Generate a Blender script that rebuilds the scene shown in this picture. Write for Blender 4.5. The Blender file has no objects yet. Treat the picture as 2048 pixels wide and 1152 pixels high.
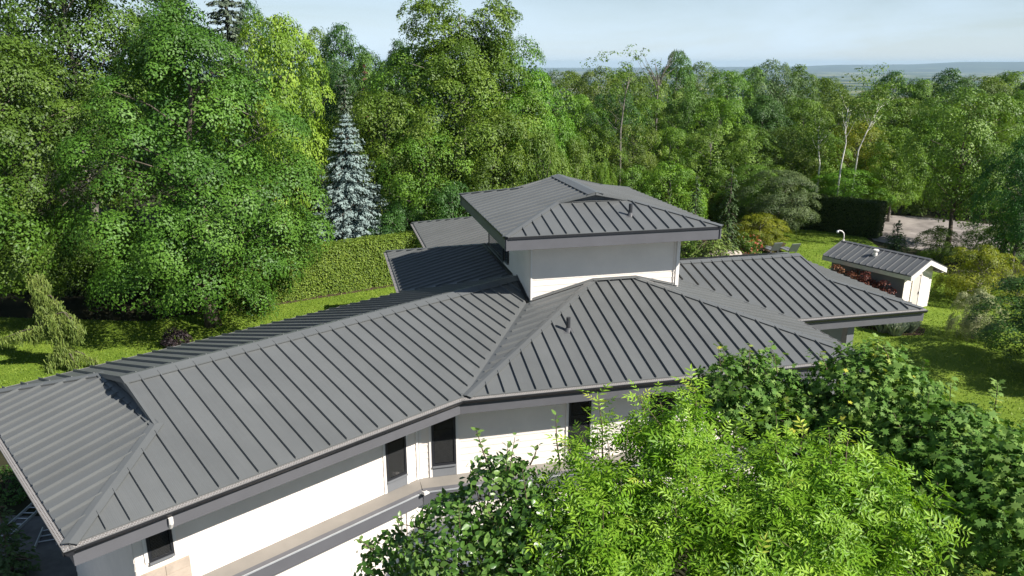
import bpy, math, random
import numpy as np
from mathutils import Vector

scene = bpy.context.scene
COL = scene.collection
R = math.radians

# ------------------------------------------------------------------ camera
F_PX, HZ, CAM_H = 1517.0, 127.5, 13.5
PITCH = math.atan((576 - HZ) / F_PX)
cam_d = bpy.data.cameras.new('camera')
cam_d.sensor_width = 36.0
cam_d.lens = F_PX / 2048 * 36.0
cam_d.clip_start = 0.1
cam_d.clip_end = 120000
cam = bpy.data.objects.new('camera', cam_d)
cam.location = (0, 0, CAM_H)
cam.rotation_euler = (math.pi / 2 - PITCH, 0, 0)
COL.objects.link(cam)
scene.camera = cam

# ------------------------------------------------------------------ sky and sun
SUN_AZ, SUN_EL = 121.4, 40.0          # azimuth clockwise from +Y
world = bpy.data.worlds.new('World')
scene.world = world
world.use_nodes = True
wn, wl = world.node_tree.nodes, world.node_tree.links
wn.clear()
w_out = wn.new('ShaderNodeOutputWorld')
w_bg = wn.new('ShaderNodeBackground')
w_sky = wn.new('ShaderNodeTexSky')
w_sky.sky_type = 'NISHITA'
w_sky.sun_disc = False
w_sky.sun_elevation = R(SUN_EL)
w_sky.sun_rotation = R(SUN_AZ)
w_sky.altitude = 200
w_sky.air_density = 1.0
w_sky.dust_density = 0.0
w_sky.ozone_density = 1.5
w_bg.inputs['Strength'].default_value = 0.05
# thin high cloud over the whole dome
w_tc = wn.new('ShaderNodeTexCoord')
w_map = wn.new('ShaderNodeMapping')
w_map.inputs['Scale'].default_value = (1.1, 1.1, 6.0)
w_no = wn.new('ShaderNodeTexNoise')
w_no.inputs['Scale'].default_value = 1.7
w_no.inputs['Detail'].default_value = 7
w_no.inputs['Roughness'].default_value = 0.55
w_no.inputs['Distortion'].default_value = 0.6
w_tau = wn.new('ShaderNodeMapRange')            # optical depth of the thin cloud veil
w_tau.inputs['From Min'].default_value = 0.38; w_tau.inputs['From Max'].default_value = 0.66
w_tau.inputs['To Min'].default_value = 0.022; w_tau.inputs['To Max'].default_value = 0.075
w_sep = wn.new('ShaderNodeSeparateXYZ')
w_max = wn.new('ShaderNodeMath'); w_max.operation = 'MAXIMUM'; w_max.inputs[1].default_value = 0.03
w_div = wn.new('ShaderNodeMath'); w_div.operation = 'DIVIDE'
w_neg = wn.new('ShaderNodeMath'); w_neg.operation = 'MULTIPLY'; w_neg.inputs[1].default_value = -1.0
w_exp = wn.new('ShaderNodeMath'); w_exp.operation = 'EXPONENT'
w_one = wn.new('ShaderNodeMath'); w_one.operation = 'SUBTRACT'; w_one.inputs[0].default_value = 1.0
w_mix = wn.new('ShaderNodeMixRGB')
w_mix.inputs['Color2'].default_value = (9.6, 12.0, 14.4, 1)
wl.new(w_tc.outputs['Generated'], w_map.inputs['Vector'])
wl.new(w_map.outputs['Vector'], w_no.inputs['Vector'])
wl.new(w_no.outputs['Fac'], w_tau.inputs['Value'])
wl.new(w_tc.outputs['Generated'], w_sep.inputs['Vector'])
wl.new(w_sep.outputs['Z'], w_max.inputs[0])
wl.new(w_tau.outputs['Result'], w_div.inputs[0]); wl.new(w_max.outputs[0], w_div.inputs[1])
wl.new(w_div.outputs[0], w_neg.inputs[0]); wl.new(w_neg.outputs[0], w_exp.inputs[0]); wl.new(w_exp.outputs[0], w_one.inputs[1])
wl.new(w_one.outputs[0], w_mix.inputs['Fac'])
wl.new(w_sky.outputs['Color'], w_mix.inputs['Color1'])
wl.new(w_mix.outputs['Color'], w_bg.inputs['Color'])
wl.new(w_bg.outputs['Background'], w_out.inputs['Surface'])

sun_d = bpy.data.lights.new('sun', 'SUN')
sun_d.energy = 5.0
sun_d.angle = R(0.53)
sun_d.color = (1.0, 0.955, 0.885)
sun = bpy.data.objects.new('sun', sun_d)
sdir = Vector((math.sin(R(SUN_AZ)) * math.cos(R(SUN_EL)), math.cos(R(SUN_AZ)) * math.cos(R(SUN_EL)), math.sin(R(SUN_EL))))
sun.rotation_euler = sdir.to_track_quat('Z', 'Y').to_euler()
sun.location = (40, -30, 60)
COL.objects.link(sun)

scene.view_settings.view_transform = 'Standard'
scene.view_settings.look = 'None'
scene.view_settings.gamma = 1.0
scene.view_settings.exposure = 0.68
scene.view_settings.use_curve_mapping = False
scene.render.engine = 'CYCLES'
scene.cycles.use_denoising = True
scene.cycles.max_bounces = 6
scene.cycles.diffuse_bounces = 4
scene.cycles.glossy_bounces = 3
scene.cycles.transmission_bounces = 4
scene.cycles.transparent_max_bounces = 6
scene.cycles.volume_bounces = 0
scene.cycles.sample_clamp_indirect = 6.0

# ------------------------------------------------------------------ geometry frame
cP, sP = math.cos(PITCH), math.sin(PITCH)
def ray(u, v):
    x = (u - 1024) / F_PX; y = (576 - v) / F_PX
    return np.array([x, cP + y * sP, -sP + y * cP])
def atz(u, v, z=0.0):
    d = ray(u, v)
    return np.array([0, 0, CAM_H]) + d * (z - CAM_H) / d[2]
def at_y(px, Y, z=6.0):
    depth = Y * cP + (CAM_H - z) * sP
    return ((px - 1024) / F_PX * depth, Y)
def z_at(py, Y):
    d = ray(1024, py)
    return CAM_H + Y * d[2] / d[1]
def azv(a):
    return np.array([math.sin(R(a)), math.cos(R(a)), 0.0])
T_AZ = 76.6
U, V = azv(T_AZ), azv(T_AZ - 90)
A, AN = azv(T_AZ - 30), azv(T_AZ - 120)
ZV = np.array([0, 0, 1.0])
def W(u, v, z=0.0):
    return U * u + V * v + ZV * z
C0 = W(2.742, 16.986, 0.0)           # inner corner of the front eaves
def WA(s, t, z=0.0):
    return C0 + A * s + AN * t + ZV * z

# ------------------------------------------------------------------ materials
MATS = {}
def mat(name):
    m = bpy.data.materials.new(name)
    m.use_nodes = True
    MATS[name] = m
    return m, m.node_tree.nodes, m.node_tree.links, m.node_tree.nodes['Principled BSDF']
def noise(nt, scale, detail=4, rough=0.55, vec=None, coord='Object'):
    n = nt.nodes.new('ShaderNodeTexNoise')
    n.inputs['Scale'].default_value = scale
    n.inputs['Detail'].default_value = detail
    n.inputs['Roughness'].default_value = rough
    if vec is None:
        tc = nt.nodes.new('ShaderNodeTexCoord')
        vec = tc.outputs[coord]
    nt.links.new(vec, n.inputs['Vector'])
    return n
def ramp(nt, fac, stops):
    r = nt.nodes.new('ShaderNodeValToRGB')
    el = r.color_ramp.elements
    while len(el) < len(stops): el.new(0.5)
    for e, (p, c) in zip(el, stops):
        e.position = p; e.color = (*c, 1)
    nt.links.new(fac, r.inputs['Fac'])
    return r
def geo_pos(nt):
    return nt.nodes.new('ShaderNodeNewGeometry').outputs['Position']
def plain(name, col, rough=0.6, var=0.12, nscale=3.0, spec=0.4, metallic=0.0, bump=0.0, bscale=60):
    m, n, l, p = mat(name)
    nt = m.node_tree
    pos = geo_pos(nt)
    a = noise(nt, nscale, 6, 0.6, pos)
    lo = tuple(c * (1 - var) for c in col); hi = tuple(min(1, c * (1 + var)) for c in col)
    r = ramp(nt, a.outputs['Fac'], [(0.3, lo), (0.7, hi)])
    l.new(r.outputs['Color'], p.inputs['Base Color'])
    p.inputs['Roughness'].default_value = rough
    p.inputs['Specular IOR Level'].default_value = spec
    p.inputs['Metallic'].default_value = metallic
    if bump:
        b = noise(nt, bscale, 3, 0.6, pos)
        bn = n.new('ShaderNodeBump'); bn.inputs['Strength'].default_value = bump; bn.inputs['Distance'].default_value = 0.01
        l.new(b.outputs['Fac'], bn.inputs['Height']); l.new(bn.outputs['Normal'], p.inputs['Normal'])
    return m

def roof_material(name, col):
    m, n, l, p = mat(name)
    nt = m.node_tree
    pos = geo_pos(nt)
    big = noise(nt, 0.7, 5, 0.6, pos)
    fine = noise(nt, 38, 3, 0.6, pos)
    oi = n.new('ShaderNodeObjectInfo')
    r = ramp(nt, big.outputs['Fac'], [(0.25, tuple(c * 0.92 for c in col)), (0.75, tuple(c * 1.09 for c in col))])
    mul = n.new('ShaderNodeMixRGB'); mul.blend_type = 'MULTIPLY'; mul.inputs['Fac'].default_value = 1
    mr = n.new('ShaderNodeMapRange'); mr.inputs['To Min'].default_value = 0.955; mr.inputs['To Max'].default_value = 1.045
    l.new(oi.outputs['Random'], mr.inputs['Value'])
    l.new(r.outputs['Color'], mul.inputs['Color1']); l.new(mr.outputs['Result'], mul.inputs['Color2'])
    mul2 = n.new('ShaderNodeMixRGB'); mul2.blend_type = 'MULTIPLY'; mul2.inputs['Fac'].default_value = 1
    mr2 = n.new('ShaderNodeMapRange'); mr2.inputs['To Min'].default_value = 0.93; mr2.inputs['To Max'].default_value = 1.07
    l.new(fine.outputs['Fac'], mr2.inputs['Value'])
    l.new(mul.outputs['Color'], mul2.inputs['Color1']); l.new(mr2.outputs['Result'], mul2.inputs['Color2'])
    uvs = n.new('ShaderNodeUVMap'); mp_ = n.new('ShaderNodeMapping'); mp_.inputs['Scale'].default_value = (26, 0.9, 1)
    l.new(uvs.outputs['UV'], mp_.inputs['Vector'])
    addv = n.new('ShaderNodeVectorMath'); addv.operation = 'ADD'
    cmb = n.new('ShaderNodeCombineXYZ'); sc = n.new('ShaderNodeMath'); sc.operation = 'MULTIPLY'; sc.inputs[1].default_value = 50
    l.new(oi.outputs['Random'], sc.inputs[0]); l.new(sc.outputs[0], cmb.inputs['Z'])
    l.new(mp_.outputs['Vector'], addv.inputs[0]); l.new(cmb.outputs['Vector'], addv.inputs[1])
    st = noise(nt, 1.0, 4, 0.6, addv.outputs['Vector'])
    mr3 = n.new('ShaderNodeMapRange'); mr3.inputs['From Min'].default_value = .3; mr3.inputs['From Max'].default_value = .7
    mr3.inputs['To Min'].default_value = 0.965; mr3.inputs['To Max'].default_value = 1.03
    l.new(st.outputs['Fac'], mr3.inputs['Value'])
    mul3 = n.new('ShaderNodeMixRGB'); mul3.blend_type = 'MULTIPLY'; mul3.inputs['Fac'].default_value = 1
    l.new(mul2.outputs['Color'], mul3.inputs['Color1']); l.new(mr3.outputs['Result'], mul3.inputs['Color2'])
    l.new(mul3.outputs['Color'], p.inputs['Base Color'])
    rr = n.new('ShaderNodeMapRange'); rr.inputs['To Min'].default_value = 0.36; rr.inputs['To Max'].default_value = 0.52
    l.new(big.outputs['Fac'], rr.inputs['Value']); l.new(rr.outputs['Result'], p.inputs['Roughness'])
    p.inputs['Specular IOR Level'].default_value = 0.55
    # pencil ribs rolled in the pans (fine relief) + slight oil-canning
    uv = n.new('ShaderNodeUVMap')
    sx = n.new('ShaderNodeSeparateXYZ'); l.new(uv.outputs['UV'], sx.inputs['Vector'])
    mm = n.new('ShaderNodeMath'); mm.operation = 'MULTIPLY'; mm.inputs[1].default_value = 2 * math.pi / 0.068
    sn = n.new('ShaderNodeMath'); sn.operation = 'SINE'
    pw = n.new('ShaderNodeMath'); pw.operation = 'POWER'; pw.inputs[1].default_value = 8
    l.new(sx.outputs['X'], mm.inputs[0]); l.new(mm.outputs[0], sn.inputs[0])
    ab = n.new('ShaderNodeMath'); ab.operation = 'ABSOLUTE'; l.new(sn.outputs[0], ab.inputs[0]); l.new(ab.outputs[0], pw.inputs[0])
    b1 = n.new('ShaderNodeBump'); b1.inputs['Strength'].default_value = 0.25; b1.inputs['Distance'].default_value = 0.004
    l.new(pw.outputs[0], b1.inputs['Height'])
    wav = noise(nt, 1.6, 2, 0.5, pos)
    b2 = n.new('ShaderNodeBump'); b2.inputs['Strength'].default_value = 0.25; b2.inputs['Distance'].default_value = 0.02
    l.new(wav.outputs['Fac'], b2.inputs['Height']); l.new(b1.outputs['Normal'], b2.inputs['Normal'])
    l.new(b2.outputs['Normal'], p.inputs['Normal'])
    return m

def leaf_material(name, dark, mid, light, transl=0.32, rough=0.5, spec=0.35, tcol=None, accent=None):
    m, n, l, p = mat(name)
    nt = m.node_tree
    at = n.new('ShaderNodeAttribute'); at.attribute_name = 'tint'
    stops = [(0.0, dark), (0.5, mid), (0.93, light)]
    if accent: stops += [(0.96, light), (0.985, accent)]
    r = ramp(nt, at.outputs['Fac'], stops)
    oi = n.new('ShaderNodeObjectInfo')
    hs = n.new('ShaderNodeHueSaturation')
    m1 = n.new('ShaderNodeMapRange'); m1.inputs['To Min'].default_value = 0.485; m1.inputs['To Max'].default_value = 0.515
    m2 = n.new('ShaderNodeMapRange'); m2.inputs['To Min'].default_value = 0.85; m2.inputs['To Max'].default_value = 1.15
    l.new(oi.outputs['Random'], m1.inputs['Value']); l.new(m1.outputs['Result'], hs.inputs['Hue'])
    l.new(oi.outputs['Random'], m2.inputs['Value']); l.new(m2.outputs['Result'], hs.inputs['Value'])
    l.new(r.outputs['Color'], hs.inputs['Color'])
    l.new(hs.outputs['Color'], p.inputs['Base Color'])
    p.inputs['Roughness'].default_value = rough
    p.inputs['Specular IOR Level'].default_value = spec
    tr = n.new('ShaderNodeBsdfTranslucent')
    tm = n.new('ShaderNodeMixRGB'); tm.blend_type = 'MULTIPLY'; tm.inputs['Fac'].default_value = 1
    tm.inputs['Color2'].default_value = (*(tcol or (1.25, 1.3, 0.55)), 1)
    l.new(hs.outputs['Color'], tm.inputs['Color1']); l.new(tm.outputs['Color'], tr.inputs['Color'])
    mx = n.new('ShaderNodeMixShader'); mx.inputs['Fac'].default_value = transl
    l.new(p.outputs['BSDF'], mx.inputs[1]); l.new(tr.outputs['BSDF'], mx.inputs[2])
    l.new(mx.outputs['Shader'], n['Material Output'].inputs['Surface'])
    return m

ROOF = roof_material('roof_metal', (0.126, 0.131, 0.130))
SHEDROOF = roof_material('shed_roof_metal', (0.10, 0.104, 0.108))
TRIM = plain('dark_trim', (0.115, 0.115, 0.125), 0.45, 0.06, 2.0)
LIP = plain('lip_metal', (0.20, 0.195, 0.19), 0.5, 0.08, 5)
TRIMG = plain('gutter_metal', (0.06, 0.062, 0.068), 0.4, 0.06, 2.0)
TRIMB = plain('black_trim', (0.022, 0.023, 0.027), 0.4, 0.06, 2.0)
GABLET = plain('gablet_metal', (0.10, 0.105, 0.11), 0.5, 0.06, 2.0)
WHITE = plain('white_siding', (0.82, 0.74, 0.665), 0.62, 0.05, 1.4, bump=0.15, bscale=45)
WHITEC = plain('white_siding_core', (0.55, 0.51, 0.48), 0.7, 0.03, 1.4)
TRIMW = plain('white_trim', (0.80, 0.755, 0.71), 0.5, 0.02, 2)
LEDGE = plain('ledge_sheet', (0.235, 0.215, 0.19), 0.75, 0.12, 1.1)
SOFFIT = plain('soffit', (0.30, 0.29, 0.29), 0.6, 0.05, 2)
STONE = plain('beige_stone', (0.44, 0.36, 0.29), 0.8, 0.22, 2.2, bump=0.5, bscale=30)
PIPE = plain('vent_pipe', (0.035, 0.037, 0.042), 0.4, 0.08, 6)
BOOT = plain('pipe_boot', (0.10, 0.10, 0.105), 0.5, 0.08, 6)
GALV = plain('galvanised', (0.55, 0.56, 0.57), 0.35, 0.08, 5, metallic=0.5)
ALU = plain('aluminium', (0.50, 0.52, 0.54), 0.4, 0.08, 5, metallic=0.4)
GREYP = plain('grey_panel', (0.17, 0.175, 0.185), 0.5, 0.05, 2)
BARK = plain('bark', (0.115, 0.095, 0.075), 0.9, 0.45, 5.0, 0.15, bump=0.8, bscale=18)
BARKG = plain('bark_grey', (0.20, 0.18, 0.155), 0.9, 0.4, 4.0, 0.15, bump=0.8, bscale=18)
BIRCH = plain('bark_birch', (0.68, 0.65, 0.60), 0.7, 0.2, 3.0, 0.2)
BARKT = plain('twig_bark', (0.13, 0.10, 0.07), 0.85, 0.3, 6.0, 0.15)
GUARD, n_, l_, p_ = mat('gutter_guard')
_tc = n_.new('ShaderNodeUVMap'); _b = n_.new('ShaderNodeTexBrick')
_b.inputs['Scale'].default_value = 1.0; _b.inputs['Mortar Size'].default_value = 0.008
_b.inputs['Brick Width'].default_value = 0.06; _b.inputs['Row Height'].default_value = 0.04
_b.inputs['Color1'].default_value = (0.10, 0.085, 0.075, 1); _b.inputs['Color2'].default_value = (0.19, 0.16, 0.145, 1)
_b.inputs['Mortar'].default_value = (0.33, 0.32, 0.31, 1)
l_.new(_tc.outputs['UV'], _b.inputs['Vector']); l_.new(_b.outputs['Color'], p_.inputs['Base Color'])
p_.inputs['Roughness'].default_value = 0.6
GLASS, n_, l_, p_ = mat('window_glass')
p_.inputs['Base Color'].default_value = (0.02, 0.022, 0.025, 1)
p_.inputs['Roughness'].default_value = 0.03
p_.inputs['Specular IOR Level'].default_value = 0.8
p_.inputs['Alpha'].default_value = 0.5
MIRROR, n_, l_, p_ = mat('tinted_glass')
p_.inputs['Base Color'].default_value = (0.02, 0.024, 0.03, 1)
p_.inputs['Roughness'].default_value = 0.02
p_.inputs['Specular IOR Level'].default_value = 1.0
p_.inputs['Coat Weight'].default_value = 0.6
p_.inputs['Coat Roughness'].default_value = 0.01
BLIND = plain('blind_slat', (0.36, 0.34, 0.31), 0.5, 0.04, 4)
ROOMDARK = plain('dark_room', (0.02, 0.02, 0.02), 0.9, 0.1, 3)
CHAIR = plain('grey_chair', (0.17, 0.18, 0.20), 0.55, 0.08, 4)
ROCK = plain('pale_rock', (0.42, 0.36, 0.31), 0.85, 0.35, 3.5, bump=0.8, bscale=12)

# ------------------------------------------------------------------ object helpers
def link(name, me, m=None, parent=None, label=None, cat=None, group=None, kind=None, smooth=False):
    o = bpy.data.objects.new(name, me)
    COL.objects.link(o)
    if m is not None and me is not None and len(me.materials) == 0:
        me.materials.append(m)
    if parent is not None: o.parent = parent
    tag(o, label, cat, group, kind)
    if smooth and me is not None:
        me.polygons.foreach_set('use_smooth', [True] * len(me.polygons))
    return o
def tag(o, label=None, cat=None, group=None, kind=None):
    if label: o['label'] = label
    if cat: o['category'] = cat
    if group: o['group'] = group
    if kind: o['kind'] = kind
    return o
def empty(name, loc=(0, 0, 0), rz=0.0, label=None, cat=None, group=None):
    o = bpy.data.objects.new(name, None)
    o.empty_display_size = 0.3
    COL.objects.link(o)
    o.location = Vector([float(c) for c in loc]); o.rotation_euler = (0, 0, rz)
    return tag(o, label, cat, group)

class MB:
    """collects polygons for one mesh"""
    def __init__(s): s.v = []; s.f = []; s.uv = []
    def add(s, pts, faces, uvs=None):
        b = len(s.v)
        s.v += [tuple(float(c) for c in p) for p in pts]
        for i, f in enumerate(faces):
            s.f.append(tuple(b + k for k in f))
            s.uv.append([uvs[k] for k in f] if uvs else [(0.017, 0.0)] * len(f))
        return s
    def box8(s, lo, hi):
        """lo, hi: 4 points each, same winding"""
        return s.add(list(lo) + list(hi), [(3, 2, 1, 0), (4, 5, 6, 7), (0, 1, 5, 4), (1, 2, 6, 5), (2, 3, 7, 6), (3, 0, 4, 7)])
    def obox(s, o, ax, ay, az_):
        """box from corner o with edge vectors"""
        o = np.asarray(o, float); ax = np.asarray(ax, float); ay = np.asarray(ay, float); az_ = np.asarray(az_, float)
        if np.dot(np.cross(ax, ay), az_) < 0:
            o = o + ax; ax = -ax
        lo = [o, o + ax, o + ax + ay, o + ay]
        return s.box8(lo, [p + az_ for p in lo])
    def prism(s, poly, off):
        n = len(poly); off = np.asarray(off, float)
        a = [np.asarray(p, float) for p in poly]; b = [p + off for p in a]
        nn = sum((np.cross(a[i] - a[0], a[(i + 1) % n] - a[0]) for i in range(n)), np.zeros(3))
        if np.dot(nn, off) < 0: a.reverse(); b.reverse()
        f = [tuple(range(n))[::-1], tuple(range(n, 2 * n))]
        f += [(i, (i + 1) % n, n + (i + 1) % n, n + i) for i in range(n)]
        return s.add(a + b, f)
    def tube(s, pts, radii, sides=8, cap=True):
        pts = [np.asarray(p, float) for p in pts]
        b = len(s.v); n = len(pts)
        ref = np.array([0.31, 0.17, 0.93])
        for i, p in enumerate(pts):
            d = pts[min(i + 1, n - 1)] - pts[max(i - 1, 0)]
            d = d / (np.linalg.norm(d) + 1e-9)
            x = np.cross(d, ref)
            if np.linalg.norm(x) < 0.2: x = np.cross(d, np.array([1.0, 0, 0]))
            x /= np.linalg.norm(x); y = np.cross(d, x)
            for k in range(sides):
                t = 2 * math.pi * k / sides
                s.v.append(tuple(p + (x * math.cos(t) + y * math.sin(t)) * radii[i]))
        for i in range(n - 1):
            for k in range(sides):
                a0 = b + i * sides + k; a1 = b + i * sides + (k + 1) % sides
                s.f.append((a0, a1, a1 + sides, a0 + sides)); s.uv.append([(0.017, 0)] * 4)
        if cap:
            s.f.append(tuple(b + k for k in range(sides))[::-1]); s.uv.append([(0.017, 0)] * sides)
            s.f.append(tuple(b + (n - 1) * sides + k for k in range(sides))); s.uv.append([(0.017, 0)] * sides)
        return s
    def mesh(s, name):
        me = bpy.data.meshes.new(name)
        me.from_pydata(s.v, [], s.f)
        ul = me.uv_layers.new(name='UVMap')
        flat = [c for f in s.uv for p in f for c in p]
        ul.data.foreach_set('uv', flat)
        me.update()
        return me
    def build(s, name, m, parent=None, smooth=False, **kw):
        return link(name, s.mesh(name), m, parent, smooth=smooth, **kw)

def clip_half(poly, ax, val, keep_greater):
    out = []; n = len(poly)
    for i in range(n):
        p, q = poly[i], poly[(i + 1) % n]
        ip = (p[ax] >= val) if keep_greater else (p[ax] <= val)
        iq = (q[ax] >= val) if keep_greater else (q[ax] <= val)
        if ip: out.append(p)
        if ip != iq:
            k = (val - p[ax]) / (q[ax] - p[ax])
            out.append((p[0] + (q[0] - p[0]) * k, p[1] + (q[1] - p[1]) * k))
    return out
def area(poly):
    return 0.5 * sum(poly[i][0] * poly[(i + 1) % len(poly)][1] - poly[(i + 1) % len(poly)][0] * poly[i][1] for i in range(len(poly)))
def t_range(poly, s):
    ts = []
    n = len(poly)
    for i in range(n):
        p, q = poly[i], poly[(i + 1) % n]
        if (p[0] - s) * (q[0] - s) < 0:
            k = (s - p[0]) / (q[0] - p[0]); ts.append(p[1] + (q[1] - p[1]) * k)
    return (min(ts), max(ts)) if len(ts) >= 2 else None

SEAM = 0.4064
class Slope:
    """a roof plane: eave origin (plan), along-eave unit a, uphill unit n, eave height z, pitch"""
    def __init__(s, o, a, n, z, pitch):
        s.o = np.asarray(o, float) * np.array([1, 1, 0]); s.a = a; s.n = n; s.z = z; s.tp = math.tan(R(pitch))
        N = np.cross(a, n + ZV * s.tp); N /= np.linalg.norm(N)
        s.N = N if N[2] > 0 else -N
    def P(s, st, h=0.0):
        return s.o + s.a * st[0] + s.n * st[1] + ZV * (s.z + s.tp * st[1]) + s.N * h
    def st(s, p):
        d = np.asarray(p) - s.o
        return (float(d @ s.a), float(d @ s.n))

def roof_slope(parent, sl, poly, phase=0.0, m=None, rib_m=0.10, rib_h=0.070, rib_w=0.030, label=None, top_m=None):
    m = m or ROOF
    if area(poly) < 0: poly = poly[::-1]
    deck = MB().prism([sl.P(p, -0.05) for p in poly], sl.N * 0.045)
    part = deck.build('roof_slope', m, parent, label=label)
    s0 = min(p[0] for p in poly); s1 = max(p[0] for p in poly)
    k = math.floor((s0 - phase) / SEAM)
    rng = random.Random(int(abs(s0) * 1000) + len(poly))
    while phase + k * SEAM < s1:
        a = phase + k * SEAM; b = a + SEAM; k += 1
        q = clip_half(clip_half(poly, 0, a + 0.001, True), 0, b - 0.001, False)
        q2 = []
        for p in q:
            if not q2 or abs(p[0] - q2[-1][0]) + abs(p[1] - q2[-1][1]) > 1e-4: q2.append(p)
        if len(q2) > 2 and abs(q2[0][0] - q2[-1][0]) + abs(q2[0][1] - q2[-1][1]) < 1e-4: q2.pop()
        if len(q2) < 3 or abs(area(q2)) < 0.004: continue
        mb = MB()
        n = len(q2)
        lift = rng.uniform(0, 0.0015)
        pts = [sl.P(p, 0.003) for p in q2] + [sl.P(p, 0.012 + lift) for p in q2]
        uvs = [(p[0] - a, p[1]) for p in q2] * 2
        f = [tuple(range(n, 2 * n))] + [(i, (i + 1) % n, n + (i + 1) % n, n + i) for i in range(n)]
        if np.dot(np.cross(sl.a, sl.n + ZV * sl.tp), sl.N) < 0: f = [x[::-1] for x in f]
        mb.add(pts, f, uvs)
        for e in (a,):
            tr = t_range(poly, min(max(e, s0 + 0.002), s1 - 0.002))
            if tr and tr[1] - tr[0] > 0.3 and s0 + 0.02 < e < s1 - 0.02:
                ta = tr[0] + (rib_m if tr[0] > 0.05 else 0.012); tb = tr[1] - (top_m if top_m is not None else rib_m)
                if tb - ta > 0.1:
                    h0, h1, w = 0.010, rib_h, rib_w / 2
                    lo = [sl.P((e - w, ta), h0), sl.P((e + w, ta), h0), sl.P((e + w, tb), h0), sl.P((e - w, tb), h0)]
                    hi = [sl.P((e - w * .8, ta + .012), h1), sl.P((e + w * .8, ta + .012), h1), sl.P((e + w * .8, tb), h1), sl.P((e - w * .8, tb), h1)]
                    if np.dot(np.cross(lo[1] - lo[0], lo[3] - lo[0]), sl.N) < 0:
                        lo = [lo[1], lo[0], lo[3], lo[2]]; hi = [hi[1], hi[0], hi[3], hi[2]]
                    mb.box8(lo, hi)
        mb.build('panel', m, part)
    return part

def cap_strip(parent, name, p, q, slA, slB, w=0.17, lift=0.05, m=None, thick=0.012):
    """folded metal cap or flashing along the line p-q between two slopes"""
    p = np.asarray(p, float); q = np.asarray(q, float)
    d = (q - p) / np.linalg.norm(q - p)
    mid = np.asarray((p + q) / 2)
    def side(sl):
        x = np.cross(sl.N, d); x /= np.linalg.norm(x)
        return x
    xa, xb = side(slA), side(slB)
    # point each strip into its own plane side
    if np.dot(xa, xb) > 0: xb = -xb
    def val(sl, x):  # x should move away from the other plane: keep the one lying inside sl's solid
        return x
    n = slA.N + slB.N; n /= np.linalg.norm(n)
    # decide which direction belongs to A: for ridge/hip both strips run downhill, for valley both uphill
    cand = []
    for sx in (1, -1):
        a_, b_ = xa * sx, xb * sx
        # distance of a_ tip above plane B should be consistent: ridge -> below B plane; valley -> above
        cand.append((np.dot(a_, slB.N), a_, b_))
    cand.sort(key=lambda c: c[0])
    a_, b_ = (cand[0][1], cand[0][2]) if not name.startswith('valley') else (cand[1][1], cand[1][2])
    mb = MB()
    for x, sl in ((a_, slA), (b_, slB)):
        r0, r1 = p + n * lift, q + n * lift
        e0, e1 = p + x * w + sl.N * lift, q + x * w + sl.N * lift
        mb.prism([r0, r1, e1, e0], -sl.N * thick)
        if name.startswith(('ridge', 'hip')):
            mb.prism([e0, e1, e1 + x * 0.006, e0 + x * 0.006], -sl.N * 0.03)
    return mb.build(name, m or ROOF, parent)

def planks(parent, name, p0, p1, z0, z1, out, h=0.19, m=None, core=0.12, top=None):
    """a wall core with lap boards on its outer face; out = outward unit; top(x)->z optional"""
    p0 = np.asarray(p0, float); p1 = np.asarray(p1, float)
    L = np.linalg.norm(p1 - p0); d = (p1 - p0) / L
    mb = MB().obox(p0 + ZV * z0, d * L, -out * core, ZV * (z1 - z0))
    part = mb.build(name, WHITEC, parent)
    pm = MB()
    lo = [np.array([0, 0.0, 0]), np.array([L, 0, 0]), np.array([L, 0.020, 0]), np.array([0, 0.020, 0])]
    hi = [np.array([0, 0.0, h]), np.array([L, 0, h]), np.array([L, 0.006, h]), np.array([0, 0.006, h])]
    pm.box8(lo, hi)
    me = pm.mesh('plank'); me.materials.append(m or WHITE)
    ang = math.atan2(d[1], d[0])
    flip = np.dot(np.array([-d[1], d[0], 0]), out) < 0
    z = z0
    while z < z1 - 0.02:
        o = link('plank', me, None, part)
        if flip:
            o.location = Vector(p1 + ZV * z + out * 0.002); o.rotation_euler = (0, 0, ang + math.pi)
        else:
            o.location = Vector(p0 + ZV * z + out * 0.002); o.rotation_euler = (0, 0, ang)
        if z + h > z1: o.scale = (1, 1, max(0.05, (z1 - z) / h))
        z += h
    return part

# ================================================================== ground and far land
def ground_mesh():
    rings = [0, 20, 40, 60, 90, 120, 150, 200, 280, 400, 600, 900, 1400, 2200, 3500, 5500, 9000, 14000, 22000, 32000, 42000]
    seg = 96
    vs = [(0, 0, 0)]; fs = []
    rng = np.random.default_rng(5)
    for r in rings[1:]:
        k = min(1, max(0, (r - 130) / 3000.0)); k = k ** 0.6
        for i in range(seg):
            a = 2 * math.pi * i / seg
            vs.append((r * math.sin(a), r * math.cos(a), -185 * k + (rng.uniform(-8, 8) if 600 < r < 20000 else 0)))
    for i in range(seg): fs.append((0, 1 + (i + 1) % seg, 1 + i))
    for j in range(len(rings) - 2):
        for i in range(seg):
            a = 1 + j * seg + i; b = 1 + j * seg + (i + 1) % seg
            fs.append((a, b, b + seg, a + seg))
    me = bpy.data.meshes.new('ground'); me.from_pydata(vs, [], fs); me.update()
    return me
GROUND, n_, l_, p_ = mat('ground_cover')
pos = geo_pos(GROUND.node_tree)
na = noise(GROUND.node_tree, 0.35, 6, 0.65, pos); nb = noise(GROUND.node_tree, 0.0016, 6, 0.65, pos)
near = ramp(GROUND.node_tree, na.outputs['Fac'], [(0.3, (0.018, 0.020, 0.010)), (0.7, (0.055, 0.052, 0.028))])
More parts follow.
